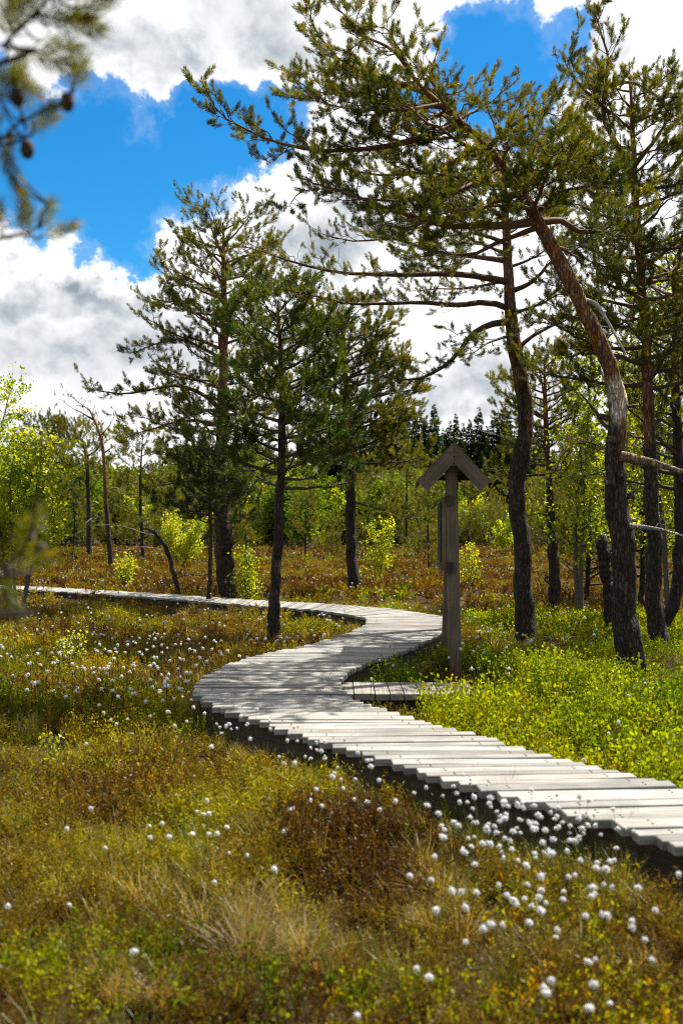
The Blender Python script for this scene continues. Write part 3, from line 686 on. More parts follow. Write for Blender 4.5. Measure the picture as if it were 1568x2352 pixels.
# --- dense younger pine beside the bend
YE = base_Y(1472, .03)
tE, dE = trunk_px([(624, 1490, 33), (629, 1400, 26), (638, 1248, 22), (643, 1150, 20), (648, 1000, 17), (648, 900, 13), (644, 800, 9), (640, 730, 6), (639, 690, 3)], YE)
pine('young_pine', 'dense dark green pine on a slim black trunk beside the boardwalk bend', tE, dE,
     [limb_px(p, YE, r) for p, r in [([(648, 960), (700, 950, -.2), (750, 945, -.3), (800, 930, -.4)], 5), ([(646, 990), (590, 1000, -.2), (545, 1010, -.4)], 4), ([(648, 900), (710, 880, .2), (770, 860, .3)], 5), ([(645, 1050), (600, 1075, .3), (550, 1090, .4)], 4)]],
     dict(n=46, t0=.46, t1=.985, len=lambda k: 1.25 - .6 * k ** 1.5, el=lambda k: .0 + .45 * k, curve=.25),
     lod=2, dens=(7.5, 10., 1.0), branch_len=(.25, .6), twig_len=(.08, .22), up=.2, bare=.28, orange=.95, shoot=1.1, needle=((.018, .050, .006), (.110, .145, .010)))
# --- pine behind the second bend
YF = base_Y(1372, .03)
tF, dF = trunk_px([(813, 1380, 31), (808, 1280, 25), (804, 1150, 22), (802, 1020, 18), (797, 920, 15), (791, 830, 11), (788, 770, 7), (787, 722, 3)], YF)
pine('mid_pine', 'pine with flat spreading right-hand limbs and black trunk rooted beyond the second bend', tF, dF,
     [limb_px(p, YF, r) for p, r in [([(800, 1000), (850, 975, -.2), (900, 965, -.4), (975, 965, -.6)], 4), ([(797, 930), (850, 915, .3), (910, 905, .5), (975, 900, .7)], 4), ([(795, 870), (850, 840, -.5), (900, 825, -.7), (950, 825, -.8)], 4), ([(800, 1040), (740, 1050, -.3), (690, 1045, -.5)], 3.5), ([(803, 1150), (860, 1165, -.3), (920, 1180, -.4), (960, 1190, -.5)], 3)]],
     dict(n=50, t0=.48, t1=.985, len=lambda k: 2.0 - 1.0 * k, el=lambda k: -.05 + .35 * k, curve=.2),
     lod=2, dens=(6.5, 10., 1.0), branch_len=(.4, .9), twig_len=(.12, .3), up=.15, bare=.22, orange=.6, shoot=1.25)
# --- slender pine right of the straight one
YG = base_Y(1396, .05)
tG, dG = trunk_px([(1277, 1405, 30), (1272, 1320, 24), (1266, 1200, 19), (1260, 1080, 14), (1254, 970, 11), (1251, 890, 8), (1249, 830, 4)], YG)
pine('slender_pine', 'slender pine with bare dead lower branches between the two big right-hand trunks', tG, dG,
     [limb_px(p, YG, r) for p, r in [([(1256, 990), (1300, 960, -.2), (1350, 940, -.3)], 4), ([(1254, 960), (1200, 930, .2), (1150, 900, .3), (1130, 880, .3)], 4), ([(1270, 1160), (1310, 1160, -.3), (1350, 1130, -.5), (1400, 1110, -.6)], 6)]],
     dict(n=40, t0=.55, t1=.98, len=lambda k: 1.3 - .5 * k, el=lambda k: .0 + .4 * k, curve=.2),
     lod=2, dens=(6.5, 10., 1.), branch_len=(.3, .7), twig_len=(.1, .28), up=.25, bare=.3, orange=.62, shoot=1.1,
     dead=[([at(1268, 1190, YG), at(1240, 1180, YG - .2), at(1200, 1190, YG - .4)], .02, (.06, .045, .035)), ([at(1272, 1320, YG), at(1250, 1330, YG - .1), at(1262, 1345, YG - .2), at(1245, 1320, YG - .3)], .03, (.06, .045, .035)),
           ([at(1270, 1250, YG), at(1230, 1240, YG - .3), at(1190, 1260, YG - .4)], .015, (.06, .045, .035))])
print('DEFG', time.time() - T0)
# --- left group across the bog
YH = base_Y(1306, .0)
tH, dH = trunk_px([(257, 1308, 15), (250, 1230, 11), (243, 1130, 9.5), (239, 1050, 8), (232, 1005, 7), (215, 960, 5), (200, 935, 3), (175, 932, 1.5)], YH)
pine('half_dead_pine', 'thin half-dead pine bent left at the top, bare branches across the bog', tH, dH, [limb_px(p, YH, r) for p, r in [([(215, 965), (190, 950), (170, 940)], 2), ([(232, 1000), (250, 980), (262, 955)], 2), ([(240, 1040), (265, 1025), (262, 1050)], 2)]],
     dict(n=9, t0=.72, t1=.99, len=lambda k: 1.3 - .5 * k, el=lambda k: .4, curve=.2, wind=(-.5, 0, .2)), lod=3, dens=(3.2, 4.5, .28), branch_len=(.4, .8), up=.3, bare=.2, orange=.55, shoot=.8, sides=10, dead=[([at(243, 1130, YH), at(262, 1120, YH), at(282, 1128, YH)], .03, (.3, .27, .24)), ([at(247, 1185, YH), at(215, 1190, YH - .5), at(200, 1200, YH - 1)], .04, (.3, .27, .24))])
YI = base_Y(1284, 0)
tI, dI = trunk_px([(206, 1286, 13), (205, 1200, 11), (203, 1120, 9), (200, 1060, 8), (190, 1015, 5), (165, 985, 2)], YI)
pine('bog_pine', 'olive pine with a crown swept to a left-pointing tip, left of the half-dead pine', tI, dI, [limb_px(p, YI, r) for p, r in [([(195, 1030), (165, 1000), (130, 972)], 3), ([(198, 1050), (225, 1030), (228, 1000)], 3)]],
     dict(n=26, t0=.5, t1=.98, len=lambda k: 2.6 - 1.2 * k, el=lambda k: .3, curve=.2, wind=(-.35, 0, .1)), lod=3, dens=(4.5, 6., 1.), branch_len=(.5, 1.1), twig_len=(.2, .4), up=.3, bare=.25, orange=.8, shoot=1.5, sides=10)
YJ = 75.
tJ, dJ = trunk_px([(108, 1262, 10), (105, 1150, 8), (102, 1080, 7), (95, 1010, 4), (90, 975, 2)], YJ)
pine('bog_pine', 'dark round-topped pine standing alone above the pale green birch bush', tJ, dJ, (), dict(n=34, t0=.45, t1=.98, len=lambda k: 2.6 - 1.3 * k, el=lambda k: .35, curve=.2), lod=3, dens=(4.5, 6., 1.), branch_len=(.5, 1.1), twig_len=(.2, .4), up=.3, bare=.2, orange=.9, shoot=1.6, sides=10, needle=((.03, .058, .014), (.07, .095, .02)))
# thin pine in front of the tall one, its dark crown low down
YK = base_Y(1408, .03)
tK, dK = trunk_px([(479, 1412, 15), (482, 1330, 11), (484, 1240, 9), (481, 1160, 7), (480, 1090, 4), (480, 1050, 2)], YK)
pine('small_pine', 'small thin-stemmed pine with a low dark crown in front of the tall open-crowned pine', tK, dK, (), dict(n=26, t0=.55, t1=.98, len=lambda k: 1.0 - .4 * k, el=lambda k: .1 + .4 * k, curve=.2), lod=2, dens=(8., 11., 1.), branch_len=(.3, .6), up=.2, bare=.2, orange=.95, shoot=1.1, sides=10, needle=((.018, .045, .010), (.05, .075, .016)))
# leaning dead sapling
YL = base_Y(1390, .03)
tL, dL = trunk_px([(419, 1396, 14), (405, 1340, 12), (386, 1270, 10), (366, 1236, 9), (346, 1218, 6), (325, 1214, 3)], YL)
pine('dead_sapling', 'bare dead sapling leaning left by the far stretch of the boardwalk', tL, dL, (), None, sides=10, orange=2., cat='dead tree', barkdark=(.055, .042, .034),
     dead=[([at(386, 1270, YL), at(360, 1262, YL), at(330, 1258, YL), at(290, 1262, YL)], .02, (.28, .25, .22)), ([at(360, 1230, YL), at(330, 1225, YL + .3), at(280, 1212, YL + .5), at(200, 1210, YL + .5)], .010, (.30, .27, .24)), ([at(400, 1330, YL), at(430, 1320, YL - .4), at(470, 1318, YL - .6), at(520, 1300, YL - .6)], .015, (.05, .04, .03)), ([at(402, 1335, YL), at(370, 1350, YL), at(330, 1362, YL)], .013, (.05, .04, .03))])
# broken snag behind the leaning trunk
YS = base_Y(1462, .05)
tS, dS = trunk_px([(1404, 1470, 30), (1398, 1380, 27), (1392, 1310, 26), (1386, 1262, 30), (1382, 1240, 20), (1384, 1228, 8)], YS)
pine('broken_snag', 'black broken snag with jagged top peeping out left of the leaning trunk', tS, dS, (), None, sides=14, orange=3., cat='dead tree', barkdark=(.05, .04, .033))
# right margin: more trunks and the V-shaped stem
YM = base_Y(1470, .05)
tM, dM = trunk_px([(1500, 1495, 34), (1522, 1440, 30), (1545, 1385, 27), (1558, 1300, 25), (1560, 1150, 24), (1556, 1000, 22), (1552, 850, 18), (1550, 700, 14), (1548, 600, 8)], YM)
pine('crooked_pine', 'crooked dark trunk sweeping up right out of the bilberry beside the tall spiky pine', tM, dM, (), dict(n=40, t0=.4, t1=.98, len=lambda k: 1.6 - .6 * k, el=lambda k: .1 + .4 * k, curve=.15), lod=2, dens=(5., 7.5, .8), branch_len=(.3, .7), up=.25, bare=.25, orange=.7, shoot=1.1)
# bushy pines behind the right-hand trunks
for i_, (bx, Yk, top, lab) in enumerate([(1345, 25., 1010, 'bushy olive pine sapling left of the leaning trunk, behind the slender pine'), (1470, 24., 880, 'bushy pine half hidden behind the leaning trunk'), (1335, 40., 1100, 'low bog pine seen between the slender pine and the leaning trunk')]):
    b_ = at(bx, HZ, Yk); zt = EYE + (HZ - top) / F * Yk
    W = np.array([[b_[0], Yk, -.1], [b_[0] + .1, Yk, zt * .5], [b_[0], Yk, zt]]); h_ = zt
    pine('bushy_pine', lab, W, [.14, .08, .015], (), dict(n=int(12 * h_), t0=.12, t1=.98, len=lambda k, h_=h_: min(1.6, .42 * h_) * (1 - .6 * k), el=lambda k: .1 + .5 * k, curve=.25), lod=2 if Yk < 30 else 3, dens=(4.5, 6.5, .9), branch_len=(.3, .7), up=.3, bare=.3, orange=.9, shoot=1.2, sides=10)
print('pines', time.time() - T0)

# ------------------------------------------------------------------ broad-leaved trees and bushes
def leaf_tmpl(w=.8, bend=.25):
    # a small pointed oval with a folded midrib: two quads
    V = np.array([[0, 0, 0], [w / 2, .42, bend * .5], [0, 1, 0], [-w / 2, .42, bend * .5], [0, .42, 0]])
    return V, np.array([[0, 1, 2, 4], [0, 4, 2, 3]]), np.ones((5, 3))
LEAF = leaf_tmpl()
BIRCH_A, BIRCH_B = (.170, .260, .010), (.430, .450, .014)
def birch(name, label, base, H, stems, spread, nleaf, leaf=.05, cat='bush', group=None, lean=(0, 0), cols=(BIRCH_A, BIRCH_B), t0=.25, bark=(.09, .07, .055), rad=.018, crown='leaves', blen=.45, drop=.0):
    base = np.array(base, float); root = empty(name, base, label, cat, group)
    n = 14; S = []; s = np.linspace(0, 1, n)[:, None]
    for k in range(stems):
        az = k * 2.4 + rng.uniform(-.4, .4); d = np.array([math.cos(az), math.sin(az), 0]) * spread * rng.uniform(.3, 1.) * (0 if stems == 1 else 1)
        h = H * rng.uniform(.75, 1.) if k else H
        q = base + np.array([0, 0, -.08]) * (1 - s) + np.array([lean[0], lean[1], 0]) * s ** 1.5 + np.array([0, 0, h]) * s + d * s ** .8 + np.cumsum(rng.normal(0, .012 * h, (n, 3)), 0) * s
        S.append(q)
    S = np.array(S); g = Geo(); rr = rad * (H / 2) ** .5
    V, Q = tubes(S, np.full((len(S), 1), rr) * np.linspace(1, .18, n)[None], 7); g.add(V, Q, bark)
    g.build('trunk', M_twig, root, base, smooth=True)
    g = Geo(); L = plen(S)
    B, bl, bt, _ = spawn(S, L, 22 / max(H, 1.) ** .5, t0, 1., .5, 1.0, H * blen * .5, H * blen, .1 - drop, 8, .05, 1.2, .72)
    V, Q = tubes(B, (.002 + .0045 * bl)[:, None] * np.linspace(1, .3, 8)[None], 4); g.add(V, Q, np.array(bark) * .9)
    Tw, tl, _, _ = spawn(B, bl, 12 / max(H, 1.) ** .4, .15, 1., .4, 1.0, .10 * H ** .5, .28 * H ** .5, -drop, 5, .07, 1.2, .3)
    V, Q = tubes(Tw, np.full((len(Tw), 1), .0022) * np.linspace(1, .6, 5)[None], 3); g.add(V, Q, np.array(bark) * .8)
    g.build('branches', M_twig, root, base)
    allp = np.concatenate([Tw.reshape(-1, 3), B[:, 2:].reshape(-1, 3)])
    p = allp[rng.integers(0, len(allp), nleaf)] + rng.normal(0, .018 + .3 * leaf, (nleaf, 3))
    d = nrm(rng.normal(0, 1, (nleaf, 3)) + np.array([0, 0, .0]))
    rot = basis(d); k = np.clip(fbm(p[:, 0] * 3, p[:, 2] * 3 + p[:, 1], 31, 2) * 1.6 - .3 + rng.normal(0, .2, nleaf), 0, 1)[:, None]
    c = np.array(cols[0]) * (1 - k) + np.array(cols[1]) * k
    g = Geo(); scatter(g, LEAF, p, rot, rand(nleaf, .7, 1.2) * leaf, c); g.build(crown, M_leaf, root, base)
    return root
def gpt(x, y, z=0.03):
    p = ground_at(x, y, z); p[2] = float(hgt(p[0], p[1])); return p
birch('birch_bush', 'bright yellow-green birch bush with slim twin stems at the left margin', gpt(45, 1418), 3.3, 5, 1.0, 11000, .075, t0=.3, lean=(.15, 0), bark=(.12, .10, .085), rad=.028)
birch('birch_tree', 'taller birch with sparse fresh leaves against the clouds, cut by the left margin', gpt(-70, 1395), 5.6, 2, .5, 3400, .060, 'birch tree', t0=.35, lean=(.55, 0), bark=(.25, .23, .20), rad=.03, blen=.22) if False else \
birch('birch_tree', 'taller birch with sparse fresh leaves against the clouds, cut by the left margin', gpt(-75, 1395), 5.3, 3, .6, 5000, .07, cat='birch tree', t0=.35, lean=(.45, 0), bark=(.25, .23, .20), rad=.03, blen=.24)
birch('birch_bush', 'round fresh green birch bush behind the dead leaning sapling', gpt(412, 1312), 2.6, 5, .9, 4200, .10, t0=.2)
birch('birch_sapling', 'knee-high birch sapling hugging the right side of the tall open-crowned pine trunk', gpt(566, 1404), 1.15, 4, .22, 1100, .06, t0=.05)
birch('birch_sapling', 'small birch sapling beyond the far plank walk, left of the dead sapling', gpt(285, 1352), 1.0, 4, .35, 750, .075, t0=.05)
birch('birch_sapling', 'slim birch sapling beside the black trunk of the mid pine', gpt(866, 1345), 1.95, 2, .4, 1100, .085, t0=.2)
birch('birch_sapling', 'bright little birch just right of the sign post in the heather', gpt(1075, 1352), 1.25, 3, .25, 600, .07, t0=.1)
birch('birch_sapling', 'lone bright birch far out on the bog between sign and straight pine', gpt(1157, 1281), 2.9, 2, .5, 900, .18, t0=.2)
birch('birch_sapling', 'fresh birch shoots amid white cottongrass in the left meadow', gpt(165, 1548), .52, 5, .22, 420, .034, t0=.05)
birch('birch_sapling', 'tiny leafy shoot among cottongrass left of the boardwalk bend', gpt(282, 1625), .30, 3, .10, 110, .032, t0=.05)
birch('birch_sapling', 'leafy green shoot cut by the left margin of the near meadow', gpt(2, 1660), .42, 3, .12, 160, .036, t0=.05)
birch('birch_sapling', 'small leafy shoot in brown heather at near left', gpt(118, 1775), .26, 3, .10, 110, .030, t0=.05)
for i_, (x_, Yk, top, nl_, lab) in enumerate([(1330, 19.5, 640, 2600, 'birch with light leaves showing left of the bent orange trunk'), (1440, 21., 700, 2600, 'birch foliage behind the bent trunk of the leaning pine'),
                                              (1535, 18.5, 560, 3400, 'leafy birch at the right margin beside the tall spiky pine'), (1500, 24., 860, 2600, 'lower birch filling the gap between the two right-hand trunks'), (1400, 27., 980, 1900, 'small birch behind the broken snag')]):
    h_ = EYE + (HZ - top) / F * Yk; b_ = np.array([(x_ - CX) / F * Yk, Yk, -.02])
    birch('birch_tree', lab, b_, h_, 2, .5, int(nl_ * 1.25), .080, cat='birch tree', cols=((.09, .15, .008), (.30, .33, .012)), t0=.2, blen=.20, rad=.03, bark=(.10, .085, .07))
proto = birch('birch_bush', 'lime-green birch bush out on the far side of the bog', np.array([(700 - CX) / F * 106, 106, 0]), 4.8, 4, 1.3, 2400, .20, t0=.15, group='lime-green bushes on the far bog', rad=.02)
for (x_, Yk, s_) in [(905, 110, 1.5), (640, 115, 1.7), (585, 104, .9), (1095, 112, 1.2), (300, 108, 1.3), (380, 118, 1.7), (1230, 100, 1.1), (960, 120, 1.4), (760, 118, 1.5), (1310, 88, 1.0)]:
    o = copy_tree(proto); o.location = ((x_ - CX) / F * Yk, Yk, 0); o.scale = (s_, s_, s_ * .9); o.rotation_euler = (0, 0, rng.uniform(0, 6.28))
print('birch', time.time() - T0)

# ------------------------------------------------------------------ the far wood: a few trees built, then copied one by one
def far_leaf_tree(name, H, W, n, size, cols, seed):
    r = np.random.default_rng(seed); root = empty(name, (0, 0, 0)); g = Geo()
    V, Q = tubes(np.array([[[0, 0, -.3], [.1, 0, H * .3], [0, .1, H * .7]]]), np.array([[H * .016, H * .012, H * .004]]), 6); g.add(V, Q, (.10, .09, .075)); g.build('trunk', M_twig, root)
    nb = 34; c = np.c_[r.normal(0, 1, (nb, 2)), np.zeros(nb)]; z = r.uniform(.18, 1, nb); rad = W * np.sqrt(np.clip(1 - ((z - .5) / .56) ** 2, .03, 1))
    c[:, :2] = nrm(c[:, :2]) * (rad * np.sqrt(r.random(nb)))[:, None]; c[:, 2] = z * H * .93
    k = r.integers(0, nb, n); p = c[k] + r.normal(0, 1, (n, 3)) * np.array([W * .23, W * .23, H * .05])
    kk = np.clip(r.random(nb)[k] * .75 + r.normal(0, .18, n) + .15, 0, 1)[:, None]; col = np.array(cols[0]) * (1 - kk) + np.array(cols[1]) * kk
    g = Geo(); scatter(g, LEAF, p, basis(nrm(r.normal(0, 1, (n, 3)))), r.uniform(.7, 1.3, n) * size, col); g.build('crown', M_far, root)
    return root
def far_spruce(name, H, W, seed):
    r = np.random.default_rng(seed); root = empty(name, (0, 0, 0)); g = Geo()
    V, Q = tubes(np.array([[[0, 0, -.3], [0, 0, H * .5], [0, 0, H]]]), np.array([[.22, .13, .01]]), 6); g.add(V, Q, (.06, .05, .04)); g.build('trunk', M_twig, root)
    nb = int(H * 46); z = H * (1 - (1 - r.uniform(.06, .995, nb)) ** .8 * 1.0); z = np.sort(z)
    az = r.uniform(0, 6.28, nb); l = W * (1 - z / H) ** .95 * r.uniform(.6, 1.15, nb) + .06
    g = Geo(); m = 7
    t = np.linspace(.12, 1, m)
    p = np.stack([np.cos(az)[:, None] * l[:, None] * t, np.sin(az)[:, None] * l[:, None] * t, z[:, None] - l[:, None] * (.30 * t - .12 * t ** 2)], -1).reshape(-1, 3)
    d = np.stack([np.cos(az), np.sin(az), np.full(nb, -.25)], -1).repeat(m, 0) + r.normal(0, .45, (nb * m, 3))
    s = np.repeat(.2 + .30 * l, m) * r.uniform(.7, 1.2, nb * m)
    rot = basis(nrm(d)); rot = rot[:, :, [0, 2, 1]]
    kk = r.random(nb * m)[:, None]; col = np.array((.010, .024, .008)) * (1 - kk) + np.array((.026, .046, .012)) * kk
    scatter(g, LEAF, p, rot, s[:, None] * np.array([[.55, 1., .6]]), col); g.build('crown', M_far, root)
    return root
def hill(Y): return np.zeros_like(np.asarray(Y, float))
def place(protos, spots, label, cat, group, smin=.85, smax=1.15):
    used = set()
    for (x, y, s) in spots:
        k = int(rng.integers(0, len(protos)))
        o = protos[k] if k not in used else copy_tree(protos[k]); used.add(k)
        o.location = (x, y, 0); o.rotation_euler = (0, 0, rng.uniform(0, 6.28)); s *= rng.uniform(smin, smax); o.scale = (s, s, s)
        tag(o, label, cat, group)
def fan(n, x0, x1, Y0, Y1, top0, top1, H):
    """n spots between two sight lines, heights so that tops reach the given picture height"""
    out = []
    for i in range(n):
        x = x0 + (x1 - x0) * (i + rng.random()) / n; Y = rng.uniform(Y0, Y1); t = rng.uniform(top0, top1)
        out.append(((x - CX) / F * Y, Y, (EYE + (HZ - t) / F * Y) / H))
    return out
sp = [far_spruce('spruce_tree', 18, 3.1, 1), far_spruce('spruce_tree', 18, 2.6, 2), far_spruce('spruce_tree', 18, 3.6, 3)]
place(sp, fan(36, 740, 1240, 165, 200, 925, 985, 18) + fan(16, 810, 1250, 150, 165, 985, 1050, 18) + fan(22, 1240, 1640, 150, 190, 985, 1050, 18), 'dark spruce in the far wood behind the sign and right-hand trunks', 'spruce tree', 'dark spruces in the far wood', .95, 1.05)
sp2 = [copy_tree(sp[0])]
place(sp2, fan(7, 380, 640, 190, 215, 1030, 1070, 18), 'dark spruce showing over the leafy wood left of centre', 'spruce tree', 'dark spruces behind the leafy wood', .95, 1.05)
GR_A, GR_B = (.055, .110, .008), (.165, .235, .012)
dt = [far_leaf_tree('leafy_tree', 11, 3.8, 3600, .42, (GR_A, GR_B), 5), far_leaf_tree('leafy_tree', 11, 3.2, 3200, .42, (GR_A, GR_B), 6), far_leaf_tree('leafy_tree', 11, 4.4, 3800, .42, (GR_A, GR_B), 7)]
place(dt, fan(30, -120, 700, 125, 165, 1040, 1090, 11) + fan(14, -60, 700, 105, 125, 1090, 1140, 11) , 'fresh green broadleaf tree in the wood edge left of centre', 'broadleaf tree', 'fresh green trees along the left wood edge')
dt2 = [copy_tree(dt[0]), copy_tree(dt[1])]
place(dt2, fan(15, 620, 1020, 90, 130, 1075, 1140, 11) + fan(12, 1060, 1640, 112, 140, 1090, 1150, 11), 'fresh green broadleaf tree in front of the dark spruces', 'broadleaf tree', 'fresh green trees before the spruces')
def bogpine(seed, H, W, nl):
    W_ = np.array([[0, 0, -.2], [.08 * H * .3, 0, H * .5], [0, .05, H]])
    return pine('bog_pine', None, W_, [.03 * H, .02 * H, .006], (), dict(n=nl, t0=.14, t1=.98, len=lambda k: W * (1 - .55 * k), el=lambda k: .05 + .5 * k, curve=.2, ), lod=3, dens=(4., 5.5, 1.), branch_len=(.5, 1.1), twig_len=(.25, .45), up=.25, bare=.3, orange=1.2, shoot=1.7, sides=7, needle=((.055, .075, .010), (.165, .165, .015)))
bp = [bogpine(1, 5.5, 1.7, 26), bogpine(2, 6, 1.4, 24), bogpine(3, 4, 1.7, 24), bogpine(4, 2.4, 1.5, 20)]
s1 = []
for (a_, b_, n_, y0, y1, t0, t1) in [(-60, 640, 24, 104, 135, 1110, 1185), (640, 1010, 18, 104, 135, 1120, 1205), (1060, 1180, 10, 104, 130, 1130, 1215), (1215, 1640, 18, 75, 120, 1090, 1190), (-60, 1000, 7, 70, 100, 1130, 1200)]:
    s1 += fan(n_, a_, b_, y0, y1, t0, t1, 4.5)
place(bp[:3], s1, 'stunted olive bog pine along the far side of the open bog', 'pine tree', 'stunted pines on the far bog', .85, 1.15)
s2 = fan(18, 0, 700, 102, 124, 1190, 1228, 2.4) + fan(22, 640, 1200, 102, 124, 1185, 1228, 2.4) + fan(12, 1200, 1640, 85, 120, 1185, 1225, 2.4)
place(bp[3:], s2, 'low bushy pine at the far rim of the bog', 'pine bush', 'low pines at the far rim of the bog', .9, 1.2)
for (x_, Yk, top, lab) in [(985, 44., 1110, 'thin crooked pine left of the sign post with a flat top'), (700, 62., 1120, 'thin bog pine between the young pine and the mid pine'), (930, 58., 1035, 'taller olive pine rising left of the sign roof'), (330, 60., 975, 'leafy slender pine behind the half-dead pine')]:
    o = copy_tree(bp[1]); s_ = (EYE + (HZ - top) / F * Yk) / 6.; o.location = ((x_ - CX) / F * Yk, Yk, 0); o.scale = (s_, s_, s_); o.rotation_euler = (0, 0, rng.uniform(0, 6)); tag(o, lab, 'pine tree')
    if 'group' in o: del o['group']
for (x_, y_, h_, lab) in [(1008, 1318, 1.0, 'tiny bog pine in the heather just left of the sign panel'), (765, 1290, 1.3, 'tiny round pine bush out on the heather left of the mid pine'), (1335, 1330, .8, 'ankle-high pine seedling right of the slender pine trunk')]:
    p_ = gpt(x_, y_); o = copy_tree(bp[3]); s_ = h_ / 2.4; o.location = p_; o.scale = (s_ * .7, s_ * .7, s_); tag(o, lab, 'pine bush')
    if 'group' in o: del o['group']
print('far', time.time() - T0)

# ------------------------------------------------------------------ pine reaching in from the left, close to the viewer
def near_pine():
    YN = 1.9; base = np.array([-2.3, 2.6, float(hgt(-2.3, 2.6)) - .1])
    W = np.array([base, base + [.05, 0, 1.2], base + [-.02, -.1, 2.6], base + [.03, -.1, 4.2]])
    def L(pts, r): 
        q = pxline(pts, YN); return (np.vstack([q[0] + (np.array([-2.28, 2.5, q[0][2] - .15]) - q[0]), q]), r)
    tips = [[(-60, 165), (0, 112), (60, 50), (100, 10), (150, -40)], [(-60, 330, .1), (-20, 345, .1), (20, 300, .1), (80, 262, .1), (140, 238, .1), (172, 208, .1), (181, 172, .1)],
            [(-60, 560, .15), (-10, 548, .15), (40, 541, .15), (75, 535, .15), (96, 505, .15), (110, 468, .15)], [(-60, 1330, .0), (-10, 1310), (40, 1285), (70, 1235), (84, 1180), (88, 1145)], [(-60, 1420, -.1), (-20, 1405, -.1), (5, 1390, -.1), (20, 1360, -.1)]]
    root = empty('overhanging_pine', base, 'pine close to the viewer reaching blurred twigs in from the left margin', 'pine tree')
    g = Geo(); tk = resample(W, 60); V, Q = tubes(tk[None], np.linspace(.07, .02, 60)[None], 16); g.add(V, Q, (.10, .078, .06)); g.build('trunk', M_bark, root, base, smooth=True)
    g = Geo(); cr = Geo()
    for pts, r in zip(tips, (.013, .006, .006, .006, .006)):
        P_, _ = L(pts, r); q = resample(P_, 40); V, Q = tubes(q[None], np.linspace(r * 1.3, .0025, 40)[None], 8); g.add(V, Q, (.05, .038, .028))
    SHN = [shoot_tmpl(150, .085, .055, .0024, s == 0, 60 + s) for s in range(3)]
    # (x, y, dx, dy): foot of each needle tuft and the way it points; some on side twigs
    T = [(20, 95, .3, 1), (40, 60, .8, .7), (75, 40, .9, .1), (120, 55, 1, .1), (150, 60, 1, -.2), (175, 40, 1, .5), (215, 15, 1, .6), (60, 110, .9, -.3), (95, 90, 1, -.1), (10, 140, .7, -.6), (0, 60, .5, 1), (30, 20, .5, 1), (130, 10, .8, .8),
         (172, 205, .15, 1), (40, 215, .1, 1), (12, 245, .0, 1), (60, 300, .6, .5), (80, 275, .6, .7), (48, 262, -.1, 1), (0, 300, -.3, 1), (5, 340, .2, -.6), (5, 385, .2, .5), (-5, 215, -.2, 1),
         (50, 535, .1, 1), (92, 520, .3, 1), (62, 525, .0, 1), (100, 540, .8, .3), (0, 530, -.2, 1),
         (80, 1222, .05, 1), (52, 1275, .3, 1), (25, 1300, .6, .2), (0, 1330, .2, -.4), (5, 1400, .2, .6)]
    src = np.concatenate([resample(L(p, r)[0], 60)[20:] for p, r in zip(tips, (1,) * 5)])
    for (x, y, dx, dy) in T:
        dd = rng.uniform(-.08, .12); p = at(x, y, YN + dd + .05); d = nrm(np.array([dx, rng.normal(0, .35), dy]))
        o_ = src[np.argmin(np.linalg.norm(src - p, axis=1) + 9 * (src[:, 2] > p[2] + .02))]
        tw = resample(np.array([o_, (o_ + p) / 2 + np.array([0, 0, -.01]), p]), 8); V, Q = tubes(tw[None], np.linspace(.0028, .002, 8)[None], 6); g.add(V, Q, (.05, .038, .028))
        k = int(rng.integers(0, 3)); col = np.array(DARK_N) * .5 + np.array(LITE_N) * rng.uniform(.3, .8)
        scatter(cr, SHN[k], p[None], basis(d[None]), np.array([rng.uniform(.6, .85) * (1.15 if y < 160 else 1)]), col[None] * 1.1)
    g.build('branches', M_twig, root, base, smooth=True); cr.build('crown', M_needle, root, base)
    for (x, y) in ((155, 234), (63, 343), (40, 222), (95, 1268)):
        gc = Geo(); c = at(x, y, YN + .1); n = 8; a = np.linspace(0, np.pi, n); r = .013 * np.sin(a) ** .7 * (1 + .12 * np.cos(np.arange(n) * 3.1)) + .0008
        P_ = c + np.stack([np.zeros(n), np.zeros(n), .018 * np.cos(a)], -1); V, Q = tubes(P_[None], r[None], 10); gc.add(V, Q, (.05, .032, .022)); gc.build('pine_cone', M_twig, root, base, smooth=True)
near_pine()

